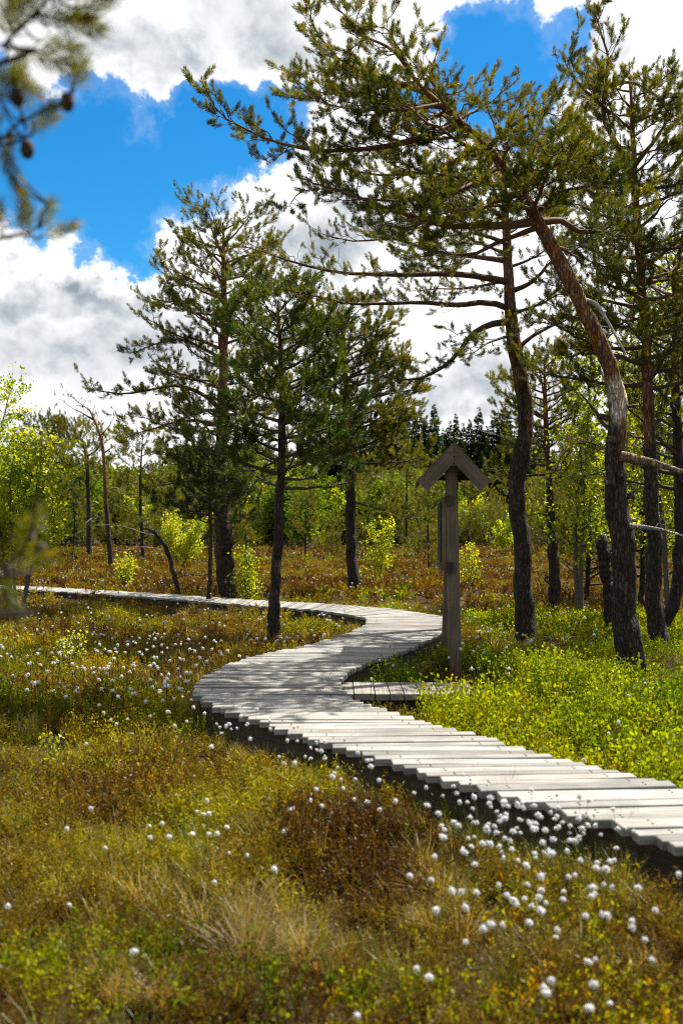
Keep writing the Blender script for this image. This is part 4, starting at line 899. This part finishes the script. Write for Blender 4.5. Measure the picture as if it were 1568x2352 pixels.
# ------------------------------------------------------------------ ground cover
def in_view(x, y, m=1.25): return np.abs(x) < (.327 * m) * y + .5
def field(Y0, Y1, dens, margin=1.25):
    A = .327 * 2 * margin * (Y1 ** 2 - Y0 ** 2) / 2 + (Y1 - Y0)
    n = int(A * dens * 1.0); y = np.sqrt(rand(n, Y0 ** 2, Y1 ** 2)); x = rand(n, -1, 1) * (.327 * margin * y + .5)
    return x, y
ELL = []
def ell(cx, cy, rx, ry, x, y):
    """how far inside a patch given by a picture-height ground ellipse (centre on the ground, metres)"""
    p = ground_at(cx, cy, .1); return 1 - np.hypot((x - p[0]) / rx, (y - p[1]) / ry)
def bil_w(x, y):
    """0..1: where bilberry grows"""
    d = deck_dist(x, y); n = fbm(x * 1.3, y * 1.3, 41, 3) - .5
    right = side_right(x, y) & (y < 20.5)
    w = np.where(right, .9 - .35 * smooth(.52, .66, fbm(x * 2.6, y * 2.6, 48, 2)) - smooth(15.5, 18, y) * smooth(1.3, 3.0, x) * .0 - smooth(18.5, 21, y) * 1.0 + n * .5, -1)
    w = np.where(right & (y > 12.8) & (x > .95) & (x < 2.2), w - .9 * smooth(12.8, 14., y), w)
    for (cx, cy, rx, ry, s) in [(720, 1450, .75, 1.1, 1.), (180, 1630, 1.5, 1.2, .75), (420, 1660, 1.0, .9, .7), (150, 1500, .7, .8, .6), (860, 2330, .55, .40, 1.1), (1450, 2300, .7, .4, .55), (100, 2240, .7, .45, .7), (450, 2250, .6, .35, .5), (620, 1780, .8, .6, .45), (300, 1450, 1.6, 1.6, .55), (1180, 2140, .6, .4, .35), (900, 1385, 2.2, 1.5, .9), (600, 1290, 9, 6, .35), (250, 1285, 6, 6, .4)]:
        w = np.maximum(w, s * np.minimum(1, 1.6 * ell(cx, cy, rx, ry, x, y)) + n * .9)
    w = np.where(right | (y > 14), w, np.maximum(w, (fbm(x * 1.7 + 9, y * 1.7, 47, 3) - .57) * 3.2 * smooth(4.5, 6.5, y)))
    plat = (x > -.2) & (x < .82 + .25 * n) & (y > 8.1) & (y < 9.95)
    return np.where((d < .06) | plat, -1, w)
def stem_plant(nleaf, H, leaf, seed, spread=.5, stems=3, w=.004):
    """one bilberry shoot: short twiggy stems set with small oval leaves, (verts, quads, colour factor)"""
    r = np.random.default_rng(seed); G = []; 
    V = []; Fq = []; C = []
    for k in range(stems):
        az = r.uniform(0, 6.28); top = np.array([math.cos(az) * spread * H * r.uniform(.2, 1), math.sin(az) * spread * H * r.uniform(.2, 1), H * r.uniform(.7, 1)])
        mid = top * .5 + np.array([0, 0, .08 * H]); sd = np.array([-math.sin(az), math.cos(az), 0]) * w / 2
        b = len(V); V += [sd, -sd, mid - sd * .8, mid + sd * .8, top + sd * .3, top - sd * .3]; Fq += [[b, b + 1, b + 2, b + 3], [b + 3, b + 2, b + 5, b + 4]]; C += [[.55, .38, .3]] * 6
        for j in range(nleaf // stems):
            t = r.uniform(.35, 1.02); p = (mid * (t / .5) if t < .5 else mid + (top - mid) * (t - .5) / .5); p = p + r.normal(0, .012, 3)
            d = nrm(r.normal(0, .55, 3) + np.array([0, 0, .9])); s_ = nrm(np.cross(d, r.normal(size=3))); l = leaf * r.uniform(.7, 1.2); f = r.uniform(.7, 1.35); nn = np.cross(d, s_)
            b = len(V); V += [p, p + d * l * .5 + s_ * l * .30, p + d * l + nn * l * .1, p + d * l * .5 - s_ * l * .30]; Fq.append([b, b + 1, b + 2, b + 3]); C += [[f, f, f]] * 4
    return np.array(V), np.array(Fq), np.array(C)
def heather_plant(stems, bits, H, bit, seed, w=.003):
    r = np.random.default_rng(seed); V = []; Fq = []; C = []
    for k in range(stems):
        az = r.uniform(0, 6.28); sp_ = r.uniform(.15, .75); top = np.array([math.cos(az) * sp_ * H, math.sin(az) * sp_ * H, H * r.uniform(.6, 1.05)])
        mid = top * np.array([.4, .4, .55]); sd = np.array([-math.sin(az), math.cos(az), 0]) * w / 2; f = r.uniform(.7, 1.3)
        b = len(V); V += [sd, -sd, mid - sd * .8, mid + sd * .8, top + sd * .4, top - sd * .4]; Fq += [[b, b + 1, b + 2, b + 3], [b + 3, b + 2, b + 5, b + 4]]; C += [[.8 * f, .7 * f, .7 * f]] * 6
        for j in range(bits):
            t = r.uniform(.3, 1.); p = mid * t / .5 if t < .5 else mid + (top - mid) * (t - .5) / .5
            d = nrm(r.normal(0, .6, 3) + np.array([0, 0, .6])); s_ = nrm(np.cross(d, r.normal(size=3))); l = bit * r.uniform(.6, 1.4); q = f * r.uniform(.7, 1.4)
            b = len(V); V += [p, p + d * l * .5 + s_ * l * .14, p + d * l, p + d * l * .5 - s_ * l * .14]; Fq.append([b, b + 1, b + 2, b + 3]); C += [[q, q, q]] * 4
    return np.array(V), np.array(Fq), np.array(C)
def tuft(blades, H, w, seed, arch=.7):
    r = np.random.default_rng(seed); V = []; Fq = []; C = []
    for k in range(blades):
        az = r.uniform(0, 6.28); a = r.uniform(.1, arch); l = H * r.uniform(.55, 1.1); d = np.array([math.cos(az), math.sin(az), 0]); sd = np.array([-d[1], d[0], 0]) * w / 2; p0 = d * r.uniform(0, .03) + r.normal(0, .012, 3) * [1, 1, 0]
        pts = [p0 + d * l * a * t ** 1.7 + UP * l * (t - .42 * a * t ** 2.2) for t in (0, .4, .75, 1.)]; f = r.uniform(.65, 1.4); b = len(V)
        for t, p in zip((1., .9, .6, .12), pts): V += [p + sd * t, p - sd * t]; C += [[f, f, f]] * 2
        Fq += [[b + 2 * i, b + 2 * i + 1, b + 2 * i + 3, b + 2 * i + 2] for i in range(3)]
    return np.array(V), np.array(Fq), np.array(C)
def rz(n, tilt=.18):
    d = nrm(np.c_[rng.normal(0, tilt, (n, 2)), np.ones(n)]); return basis(d)
def mixcol(k, *stops):
    k = np.clip(k, 0, 1); st = np.array(stops); f = k * (len(st) - 1); i = np.minimum(f.astype(int), len(st) - 2); t = (f - i)[:, None]
    return st[i] * (1 - t) + st[i + 1] * t

g = Geo()                                         # bilberry
for (Y0, Y1, dens, nl, H, leaf, nv) in [(3.2, 7.5, 190, 40, .31, .026, 6), (7.5, 13, 265, 44, .40, .0235, 6), (13, 22, 60, 27, .32, .046, 4), (22, 60, 3.2, 22, .38, .10, 3)]:
    T = [stem_plant(nl, H, leaf, 100 + i) for i in range(nv)]
    x, y = field(Y0, Y1, dens); w = bil_w(x, y); keep = w > rand(len(x), .05, .75); x, y = x[keep], y[keep]; w = w[keep]
    z = hgt(x, y) - .03; n = len(x); d = deck_dist(x, y)
    k = fbm(x * 1.1, y * 1.1, 51, 3) * 1.9 - .5 + rng.normal(0, .14, n)
    right = side_right(x, y)
    k = k + np.where(right, .04, -.0)
    c = mixcol(k, (.046, .094, .006), (.112, .162, .007), (.185, .228, .009), (.225, .220, .011))
    c = np.where(right[:, None], c, c * np.array([1.28, .98, 1.])); red = rng.random(n) < np.where(right, .03, .14); c[red] = c[red] * np.array([1.35, .72, .8])
    wh = rng.integers(0, nv, n); s = rand(n, .7, 1.2) * (.78 + .22 * smooth(.0, .6, d)) * np.where(right & (y < 17), np.clip(-.15 + 2.6 * fbm(x * 1.9, y * 1.9, 55, 2), .35, 1.3), 1.) * np.where(right, 1.0, .72) * np.where((x > .72) & (x < 1.6) & (y > 8.9) & (y < 12.3), .36, 1.) * np.where(right & (y < 17), 1 - .28 * smooth(9.6, 11., y), 1.)
    for (tx_, ty_) in ((tA[0][0], tA[0][1]), (tB[0][0], tB[0][1]), (tC[0][0], tC[0][1])):
        s = s * (1 - .62 * np.clip(1 - np.hypot((x - tx_ + .1) / .8, (y - ty_ + .9) / 1.7), 0, 1) ** .5)
    for i in range(nv):
        m_ = wh == i; scatter(g, T[i], np.stack([x, y, z], -1)[m_], rz(m_.sum(), .12), s[m_], c[m_])
tag(g.build('bilberry_plants', M_bil), 'low bilberry carpet of small yellow-green leaves', 'bilberry', kind='stuff')
print('bil', time.time() - T0, g.n)

g = Geo()                                         # heather and dead sedge: the brown sward
for (Y0, Y1, dens, st, bits, H, bit, nv, w) in [(2.6, 6.5, 210, 11, 13, .20, .020, 5, .0035), (6.5, 12, 85, 9, 11, .20, .027, 5, .005), (12, 22, 36, 8, 9, .22, .034, 4, .007), (22, 60, 7., 7, 7, .30, .075, 3, .016), (60, 135, 1.4, 7, 6, .42, .17, 3, .04)]:
    T = [heather_plant(st, bits, H, bit, 200 + i, w) for i in range(nv)]
    x, y = field(Y0, Y1, dens); d = deck_dist(x, y); keep = (d > .05) & ~((x > -.1) & (x < 1.1) & (y > 8.75) & (y < 9.95))
    bw = bil_w(x, y); keep &= (bw < rand(len(x), .1, .9)) | (~side_right(x, y) & (rng.random(len(x)) < .75)); x, y, d = x[keep], y[keep], d[keep]; n = len(x)
    z = hgt(x, y) - .02
    k = fbm(x * .8 + 3, y * .8, 61, 3) * 2.2 - .62 + rng.normal(0, .22, n)
    for (cx_, cy_, rx_, ry_, a_) in ((860, 1950, .85, .8, .5), (250, 1830, 1.0, .8, .5), (480, 2180, .5, .4, .4), (120, 2060, .5, .5, .4), (500, 1470, 1.6, 1.5, .45), (700, 2290, .5, .3, .3)):
        k = k - a_ * np.clip(1.4 * ell(cx_, cy_, rx_, ry_, x, y), 0, 1)
    for (cx_, cy_, rx_, ry_, a_) in ((560, 1840, .7, .6, .35), (620, 2060, .5, .5, .4), (1200, 2080, .7, .6, .35), (200, 1700, 1., .8, .4)):
        k = k + a_ * np.clip(1.4 * ell(cx_, cy_, rx_, ry_, x, y), 0, 1)
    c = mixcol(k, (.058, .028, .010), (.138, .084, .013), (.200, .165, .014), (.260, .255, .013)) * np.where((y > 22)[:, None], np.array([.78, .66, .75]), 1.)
    sh = 1 - .25 * smooth(.4, .0, d) * (y < 15) 
    wh = rng.integers(0, nv, n); s = rand(n, .6, 1.25) * sh * np.where(y < 22, .5 + 1.05 * fbm(x * 1.3 + 2, y * 1.3, 66, 2), 1.)
    for i in range(nv):
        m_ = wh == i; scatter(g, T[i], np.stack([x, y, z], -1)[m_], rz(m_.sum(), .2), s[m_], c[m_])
tag(g.build('heather', M_heath), 'brown and olive heather covering the open bog', 'heather', kind='stuff')
print('heath', time.time() - T0, g.n)

g = Geo()                                         # sedge and grass tussocks
for (Y0, Y1, dens, bl, H, w, nv) in [(2.8, 7, 46, 34, .25, .0030, 5), (7, 13, 22, 26, .25, .0045, 4), (13, 24, 6, 20, .28, .009, 3), (24, 60, .7, 14, .34, .022, 2)]:
    T = [tuft(bl, H, w, 300 + i, .9) for i in range(nv)]
    x, y = field(Y0, Y1, dens); d = deck_dist(x, y); keep = (d > .04) & ~((x > -.1) & (x < 1.1) & (y > 8.9) & (y < 9.95))
    cl = fbm(x * .9 + 8, y * .9, 71, 2); keep &= (cl > .36) | (d < .5); bw = bil_w(x, y); keep &= bw < rand(len(x), .0, .55); x, y, d = x[keep], y[keep], d[keep]; n = len(x)
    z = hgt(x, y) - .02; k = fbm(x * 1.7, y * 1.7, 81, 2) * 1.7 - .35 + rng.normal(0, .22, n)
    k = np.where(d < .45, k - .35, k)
    c = mixcol(k, (.050, .078, .007), (.115, .125, .010), (.20, .17, .035), (.40, .31, .14))
    s = rand(n, .6, 1.2); wh = rng.integers(0, nv, n)
    for i in range(nv):
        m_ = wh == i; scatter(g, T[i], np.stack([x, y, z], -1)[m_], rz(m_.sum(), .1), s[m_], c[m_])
# straw-coloured tussocks the photograph shows one by one
Tt = [tuft(110, .27, .0032, 330 + i, 1.25) for i in range(4)]
for (x_, y_, s_) in [(600, 2040, 1.), (660, 2150, 1.1), (500, 1960, .8), (560, 2110, .9), (700, 2090, .8), (1040, 2010, 1.), (1010, 2080, .9), (1120, 2030, .7), (1230, 1990, .8), (400, 1990, .7), (250, 2230, .8), (330, 2260, .8), (1250, 2160, .8), (1400, 2090, .8), (1330, 2250, .7), (800, 1900, .7), (690, 1960, .7), (200, 2000, .6), (950, 1960, .7), (1500, 2180, .8)]:
    p = gpt(x_, y_, .12); n = 3; q = p + np.c_[rng.normal(0, .06, (n, 2)), np.zeros(n)]; q[:, 2] -= .03
    scatter(g, Tt[int(rng.integers(0, 4))], q, rz(n, .2), rand(n, .8, 1.1) * s_, mixcol(rand(n, .55, 1.), (.10, .11, .015), (.20, .15, .04), (.34, .25, .11)))
Tg = [tuft(120, .34, .0032, 350 + i, .8) for i in range(3)]       # green sedge against the near beam
for (x_, y_) in [(1330, 1985), (1420, 2000), (1490, 2020), (1550, 2040), (1250, 1950), (1150, 1900), (1080, 1880), (900, 1800), (700, 1740), (580, 1690), (830, 1560), (870, 1555)]:
    p = gpt(x_, y_, .05); scatter(g, Tg[int(rng.integers(0, 3))], np.array([p - [0, 0, .02]]), rz(1), rand(1, .75, 1.05), mixcol(rand(1), (.055, .085, .010), (.12, .13, .018)))
for s_ in np.arange(.3, ADV[-1] - 8, .16):               # blades leaning over the plank ends
    c_, d_, h_ = course(s_)
    for sg in (-1, 1):
        if rng.random() < (.75 if sg < 0 else .35):
            q_ = c_ + sg * d_ * (h_ + rng.uniform(.02, .28)); p = np.array([[q_[0], q_[1], float(hgt(q_[0], q_[1])) - .02]])
            if sg > 0 and 8.6 < q_[1] < 10.1: continue
            scatter(g, Tg[int(rng.integers(0, 3))], p, rz(1), rand(1, .45, .85), mixcol(rand(1), (.055, .085, .010), (.15, .15, .02), (.26, .20, .07)))
tag(g.build('sedge_grass', M_grass), 'arching straw and green sedge blades between the heather', 'grass', kind='stuff')
print('grass', time.time() - T0, g.n)

# ------------------------------------------------------------------ cottongrass: the nearest 300 one by one, the rest as one drift
def head_geo(nh, r, seed, w):
    rr = np.random.default_rng(seed); V = []; Fq = []; C = []
    n = 6; ph = np.linspace(0, np.pi, n); th = np.arange(8) / 8 * 6.283           # soft core
    for p in ph:
        for t in th:
            q = r * .62 * (1 + rr.normal(0, .12)); V.append([q * math.sin(p) * math.cos(t), q * math.sin(p) * math.sin(t), q * 1.0 * math.cos(p)]); C.append([1, 1, 1])
    Fq += [[i * 8 + j, (i + 1) * 8 + j, (i + 1) * 8 + (j + 1) % 8, i * 8 + (j + 1) % 8] for i in range(n - 1) for j in range(8)]
    for k in range(nh):
        d = nrm(rr.normal(0, 1, 3) + np.array([.25, 0, -.35])); l = r * rr.uniform(.6, 1.25); s = nrm(np.cross(d, rr.normal(size=3))) * w / 2; cv = rr.normal(0, .12, 3) * r
        b = len(V); V += [d * r * .2 + s, d * r * .2 - s, d * l * .75 - s * .8 + cv * .5, d * l * .75 + s * .8 + cv * .5, d * l + cv, d * l + cv + s * .2]
        Fq += [[b, b + 1, b + 2, b + 3], [b + 3, b + 2, b + 4, b + 5]]; C += [[1, 1, 1]] * 6
    return np.array(V), np.array(Fq), np.array(C)
heads = []
CL = [ # centre x, y, spread x, y, number, region
    (1170, 1895, 75, 55, 95, 0), (1060, 1905, 60, 40, 18, 0), (1300, 1990, 110, 60, 40, 0), (1000, 1830, 40, 40, 12, 0), (1380, 1960, 90, 30, 10, 0),
    (1230, 2060, 170, 70, 22, 1), (1400, 2120, 120, 80, 18, 1), (1290, 2240, 40, 60, 5, 1), (960, 2270, 8, 8, 2, 1), (780, 2350, 5, 5, 1, 1), (1150, 2130, 90, 50, 6, 1),
    (430, 1900, 110, 50, 16, 2), (560, 1960, 60, 40, 6, 2), (820, 1830, 60, 40, 8, 2), (150, 2150, 120, 60, 4, 2), (780, 1870, 40, 25, 6, 2),
    (600, 1690, 75, 28, 34, 3), (720, 1755, 70, 25, 16, 3), (880, 1790, 50, 25, 8, 3),
    (330, 1545, 110, 60, 60, 4), (200, 1500, 110, 50, 45, 4), (100, 1460, 80, 35, 30, 4), (450, 1480, 90, 40, 30, 4), (380, 1610, 70, 40, 16, 4), (90, 1580, 60, 40, 10, 4), (560, 1430, 60, 20, 14, 4),
    (1100, 1470, 40, 22, 26, 5), (1180, 1510, 90, 35, 22, 5), (1300, 1600, 150, 60, 14, 5), (850, 1545, 45, 25, 12, 5), (770, 1425, 30, 12, 14, 5), (1320, 1430, 110, 25, 22, 5), (660, 1470, 40, 10, 10, 5), (1480, 1650, 80, 50, 8, 5)]
for (cx, cy, sx, sy, n, reg) in CL:
    for _ in range(int(n * (1.35 if reg == 4 else 1.15))):
        hh = rng.uniform(.20, .42) if reg != 2 else rng.uniform(.16, .3)
        x = rng.normal(cx, sx); y = max(rng.normal(cy, sy), 1300); p = ground_at(x, y, hh - .05); p[2] = float(hgt(p[0], p[1]))
        if float(deck_dist(p[0], p[1])[0]) < .05 or abs(p[0]) > .345 * p[1]: continue
        hh = max(hh, .14 + (.12 if reg == 5 else 0)); heads.append((p, hh, reg))
heads.sort(key=lambda h: h[0][1])
REG = [('cottongrass in the thick white drift against the near right end of the boardwalk', 'cottongrass drift beside the near boardwalk'),
       ('cottongrass scattered singly over the tussocks at the lower right', 'cottongrass on the lower right tussocks'),
       ('sparse cottongrass in the brown heather of the near left ground', 'cottongrass in the near left heather'),
       ('cottongrass nodding along the shaded side beam of the boardwalk middle', 'cottongrass along the boardwalk beam'),
       ('cottongrass dotting the left meadow beyond the boardwalk bend', 'cottongrass in the left meadow'),
       ('cottongrass among green bilberry on the far and right sides of the boardwalk', 'cottongrass among the bilberry')]
near_h, far_h = heads[:300], heads[300:]
HEADS = []; STEMS = []
for i in range(6):
    v, f, c = head_geo(150, .0132, 500 + i, .0013); gg = Geo(); gg.add(v, f, c * .82)
    o = gg.build('seed_head', M_cotton, smooth=False); HEADS.append(o.data); bpy.data.objects.remove(o)
    gg = Geo(); s = np.linspace(0, 1, 10); bend = rng.uniform(.08, .22); az = rng.uniform(0, 6.28)
    P_ = np.stack([math.cos(az) * bend * s ** 2, math.sin(az) * bend * s ** 2, s * 1.0], -1); V, Q = tubes(P_[None], np.full((1, 10), .0022), 5)
    gg.add(V, Q, (.085, .10, .018)); tops = P_[-1]
    for k in range(2):
        bl_ = tuft(1, .5, .006, 700 + i * 3 + k, .6); gg.add(bl_[0], bl_[1], bl_[2] * np.array([.10, .115, .02]))
    o = gg.build('stem', M_stem); STEMS.append((o.data, tops)); bpy.data.objects.remove(o)
for (p, hh, reg) in near_h:
    k = int(rng.integers(0, 6)); me, top = STEMS[k]; a = rng.uniform(0, 6.28)
    r_ = empty('cottongrass', p, REG[reg][0], 'cottongrass', REG[reg][1], a)
    st = bpy.data.objects.new('stem', me); COL.objects.link(st); st.parent = r_; st.scale = (.35, .35, hh)
    hd = bpy.data.objects.new('seed_head', HEADS[int(rng.integers(0, 6))]); COL.objects.link(hd); hd.parent = r_
    hd.location = (top[0] * .35, top[1] * .35, hh); s_ = rng.uniform(.75, 1.2); hd.scale = (s_ * rng.uniform(.75, 1.25), s_ * rng.uniform(.75, 1.25), s_ * rng.uniform(.75, 1.3)); hd.rotation_euler = (rng.uniform(-.5, .5), rng.uniform(-.5, .5), rng.uniform(0, 6))
g = Geo(); Tm = [head_geo(26, .021, 520 + i, .005) for i in range(3)]
fp = np.array([h[0] + np.array([0, 0, h[1]]) for h in far_h]) if far_h else np.zeros((0, 3))
x, y = field(18, 60, 1.6, 1.15); m_ = (fbm(x * .35, y * .35, 91, 2) > .46) & (deck_dist(x, y) > .1); fx = np.stack([x[m_], y[m_], hgt(x[m_], y[m_]) + rand(m_.sum(), .22, .4)], -1)
x, y = field(60, 118, .35, 1.1); m_ = fbm(x * .12, y * .12, 93, 2) > .42; fz = np.stack([x[m_], y[m_], rand(m_.sum(), .3, .45)], -1)
for P_, smin, smax in ((fp, .8, 1.2), (fx, .8, 1.35), (fz, 1.2, 2.2)):
    wh = rng.integers(0, 3, len(P_))
    for i in range(3):
        s = wh == i; scatter(g, Tm[i], P_[s], rz(s.sum(), .3), rand(s.sum(), smin, smax), np.full((s.sum(), 3), .8))
    if len(P_) and P_ is not fz:
        b = P_.copy(); b[:, 2] -= .3; mid = (b + P_) / 2 + rng.normal(0, .015, P_.shape)
        V, Q = tubes(np.stack([b, mid, P_], 1), np.full((len(P_), 3), .0025), 3); g.add(V, Q, (.06, .07, .02))
tag(g.build('cottongrass_drift', M_cotton), 'countless white cottongrass dots far out over the brown bog', 'cottongrass', kind='stuff')
print('cotton', time.time() - T0, len(near_h), len(far_h))

# ------------------------------------------------------------------ sun, sky, camera
SUN_AZ, SUN_EL = R(48), R(58)
sun = bpy.data.lights.new('sun', 'SUN'); sun.energy = 5.0; sun.angle = R(.53); sun.color = (1, .955, .87)
so = bpy.data.objects.new('sun', sun); COL.objects.link(so)
so.rotation_euler = (math.pi / 2 - SUN_EL, 0, math.pi - SUN_AZ)
w = bpy.data.worlds.new('World'); sc.world = w; w.use_nodes = True
nt = w.node_tree; nt.nodes.clear(); Lk = nt.links.new
def val(x, inp):
    if isinstance(x, (int, float)): inp.default_value = x
    else: Lk(x, inp)
def M(op, a, b=0., c=0., clamp=False):
    n = nt.nodes.new('ShaderNodeMath'); n.operation = op; n.use_clamp = clamp
    val(a, n.inputs[0]); val(b, n.inputs[1]); val(c, n.inputs[2]); return n.outputs[0]
def mr(x, a, b, c, d, typ='SMOOTHSTEP'):
    n = nt.nodes.new('ShaderNodeMapRange'); n.interpolation_type = typ; val(x, n.inputs[0])
    for i, k in enumerate((a, b, c, d)): n.inputs[i + 1].default_value = k
    return n.outputs[0]
tc = nt.nodes.new('ShaderNodeTexCoord'); sx = nt.nodes.new('ShaderNodeSeparateXYZ'); Lk(tc.outputs['Generated'], sx.inputs[0])
az = M('ARCTAN2', sx.outputs[0], sx.outputs[1]); el = M('ARCSINE', M('MINIMUM', M('MAXIMUM', sx.outputs[2], -1.), 1.))
def noise(scale, detail, rough=.55, dist=0., off=(0, 0, 0), zs=1.):
    cb = nt.nodes.new('ShaderNodeCombineXYZ'); Lk(az, cb.inputs[0]); Lk(M('MULTIPLY', el, zs), cb.inputs[1])
    mp = nt.nodes.new('ShaderNodeMapping'); mp.inputs['Location'].default_value = off; Lk(cb.outputs[0], mp.inputs[0])
    n = nt.nodes.new('ShaderNodeTexNoise'); n.inputs['Scale'].default_value = scale; n.inputs['Detail'].default_value = detail; n.inputs['Roughness'].default_value = rough; n.inputs['Distortion'].default_value = dist
    Lk(mp.outputs[0], n.inputs[0]); return n.outputs[0]
def dirn(x, y):
    a = math.atan((x - CX) / F); return a, math.atan((HZ - y) / F * math.cos(a))
def blob(x, y, rx, ry, rot=0.):
    a, e = dirn(x, y); da = M('SUBTRACT', az, a); de = M('SUBTRACT', el, e); c, s = math.cos(rot), math.sin(rot)
    u = M('MULTIPLY_ADD', da, c, M('MULTIPLY', de, s)); v = M('MULTIPLY_ADD', de, c, M('MULTIPLY', da, -s))
    d2 = M('ADD', M('POWER', M('ABSOLUTE', M('DIVIDE', u, rx / F)), 2.), M('POWER', M('ABSOLUTE', M('DIVIDE', v, ry / F)), 2.))
    return M('SUBTRACT', 1., M('SQRT', d2))
def union(bl):
    r = bl[0]
    for b in bl[1:]:
        r = M('SMOOTH_MAX', r, b, .25)
    return r
wa = noise(13, 7, .62, 0., (2.7, 8.3, 0)); wb = noise(13, 7, .62, 0., (6.1, 3.9, 0)); az0, el0 = az, el
az = M('MULTIPLY_ADD', M('SUBTRACT', wa, .5), .17, az); el = M('MULTIPLY_ADD', M('SUBTRACT', wb, .5), .15, el)
holes = union([blob(170, 385, 270, 135, -.25), blob(500, 320, 190, 78, .25), blob(280, 520, 110, 58, -.3), blob(1150, 170, 140, 110, .3), blob(1040, 225, 130, 45), blob(20, 330, 150, 110)])
grey = union([blob(170, 810, 330, 95, .08), blob(610, 60, 190, 95, -.2), blob(330, 130, 190, 80), blob(1080, 900, 260, 90), blob(1330, 130, 110, 110), blob(730, 560, 160, 90), blob(150, 690, 260, 60)])
az, el = az0, el0
n1 = noise(11, 9, .58, .3, (3.1, 1.7, 0), 1.15); n2 = noise(3.2, 4, .5, 0., (7.3, 2.2, 0), 1.6); n3 = noise(26, 6, .6, .2, (1.1, 5.7, 0), 1.2); n4 = noise(7, 5, .5, .2, (4.4, 9.1, 0), 1.45)
dens = M('ADD', M('MULTIPLY', M('SUBTRACT', n1, .5), 1.25), M('MULTIPLY', M('SUBTRACT', n2, .45), .5))
dens = M('ADD', dens, M('MULTIPLY', M('SUBTRACT', n3, .5), .55))
dens = M('ADD', dens, mr(M('ABSOLUTE', az), .45, 1.0, .30, .16))  # cloud cover outside the view thinned to cut the ambient light
dens = M('SUBTRACT', dens, M('MULTIPLY', mr(holes, -.55, .75, 0., 1., 'LINEAR'), 1.75))
dens = M('SUBTRACT', dens, M('MULTIPLY', union([blob(385, 940, 90, 40)]), .0))
cover = mr(dens, -.20, .16, 0., 1.)
gsh = M('ADD', M('MULTIPLY', mr(grey, -.35, .8, 0., 1., 'LINEAR'), .80), M('MULTIPLY', M('SUBTRACT', n4, .5), 1.1))
gsh = mr(gsh, .02, .85, 0., 1.)
cover = M('MAXIMUM', cover, mr(dens, -.65, -.1, 0., .12))
rim = mr(dens, .05, .6, .25, 1.)
gsh = M('MAXIMUM', M('MULTIPLY', gsh, rim), mr(M('ABSOLUTE', az), .55, 1.2, 0., .62))  # unseen clouds to the sides and behind greyed to keep ambient light low and neutral
mixc = nt.nodes.new('ShaderNodeMix'); mixc.data_type = 'RGBA'; Lk(gsh, mixc.inputs[0]); mixc.inputs[6].default_value = (7.7, 7.8, 7.9, 1); mixc.inputs[7].default_value = (1.85, 2.3, 2.75, 1)
sky = nt.nodes.new('ShaderNodeTexSky'); sky.sky_type = 'NISHITA'; sky.sun_disc = False; sky.sun_elevation = SUN_EL; sky.sun_rotation = SUN_AZ; sky.air_density = 1.0; sky.dust_density = .3; sky.ozone_density = 3.
hs = nt.nodes.new('ShaderNodeHueSaturation'); hs.inputs['Saturation'].default_value = 1.4; hs.inputs['Value'].default_value = 1.08; Lk(sky.outputs[0], hs.inputs['Color'])
mixs = nt.nodes.new('ShaderNodeMix'); mixs.data_type = 'RGBA'; Lk(cover, mixs.inputs[0]); tint = nt.nodes.new('ShaderNodeVectorMath'); tint.operation = 'MULTIPLY'; tint.inputs[1].default_value = (.45, .97, 1.0); Lk(hs.outputs[0], tint.inputs[0]); Lk(tint.outputs[0], mixs.inputs[6]); Lk(mixc.outputs[2], mixs.inputs[7])
bg = nt.nodes.new('ShaderNodeBackground'); bg.inputs[1].default_value = .063; Lk(mixs.outputs[2], bg.inputs[0])
wo = nt.nodes.new('ShaderNodeOutputWorld'); Lk(bg.outputs[0], wo.inputs[0])

cam = bpy.data.cameras.new('camera'); co = bpy.data.objects.new('camera', cam); COL.objects.link(co); sc.camera = co
co.location = (0, 0, EYE); co.rotation_euler = (math.pi / 2, 0, 0)
cam.sensor_fit = 'VERTICAL'; cam.sensor_height = 36.; cam.sensor_width = 24.; cam.lens = F / 2352 * 36; cam.shift_y = (HZ - 1176) / 2352
cam.clip_start = .05; cam.clip_end = 3000
cam.dof.use_dof = True; cam.dof.focus_distance = 13.5; cam.dof.aperture_fstop = 2.6
sc.view_settings.view_transform = 'Standard'; sc.view_settings.look = 'None'; sc.view_settings.gamma = 1; sc.view_settings.exposure = 1.2
sc.render.engine = 'CYCLES'; cy = sc.cycles
cy.pixel_filter_type = 'BLACKMAN_HARRIS'; cy.filter_width = 1.1
cy.max_bounces = 6; cy.diffuse_bounces = 3; cy.glossy_bounces = 2; cy.transmission_bounces = 3; cy.transparent_max_bounces = 4
cy.use_denoising = False; cy.sample_clamp_indirect = 6; cy.caustics_reflective = False; cy.caustics_refractive = False
try: cy.denoiser = 'OPENIMAGEDENOISE'
except Exception: pass
print('done', time.time() - T0)
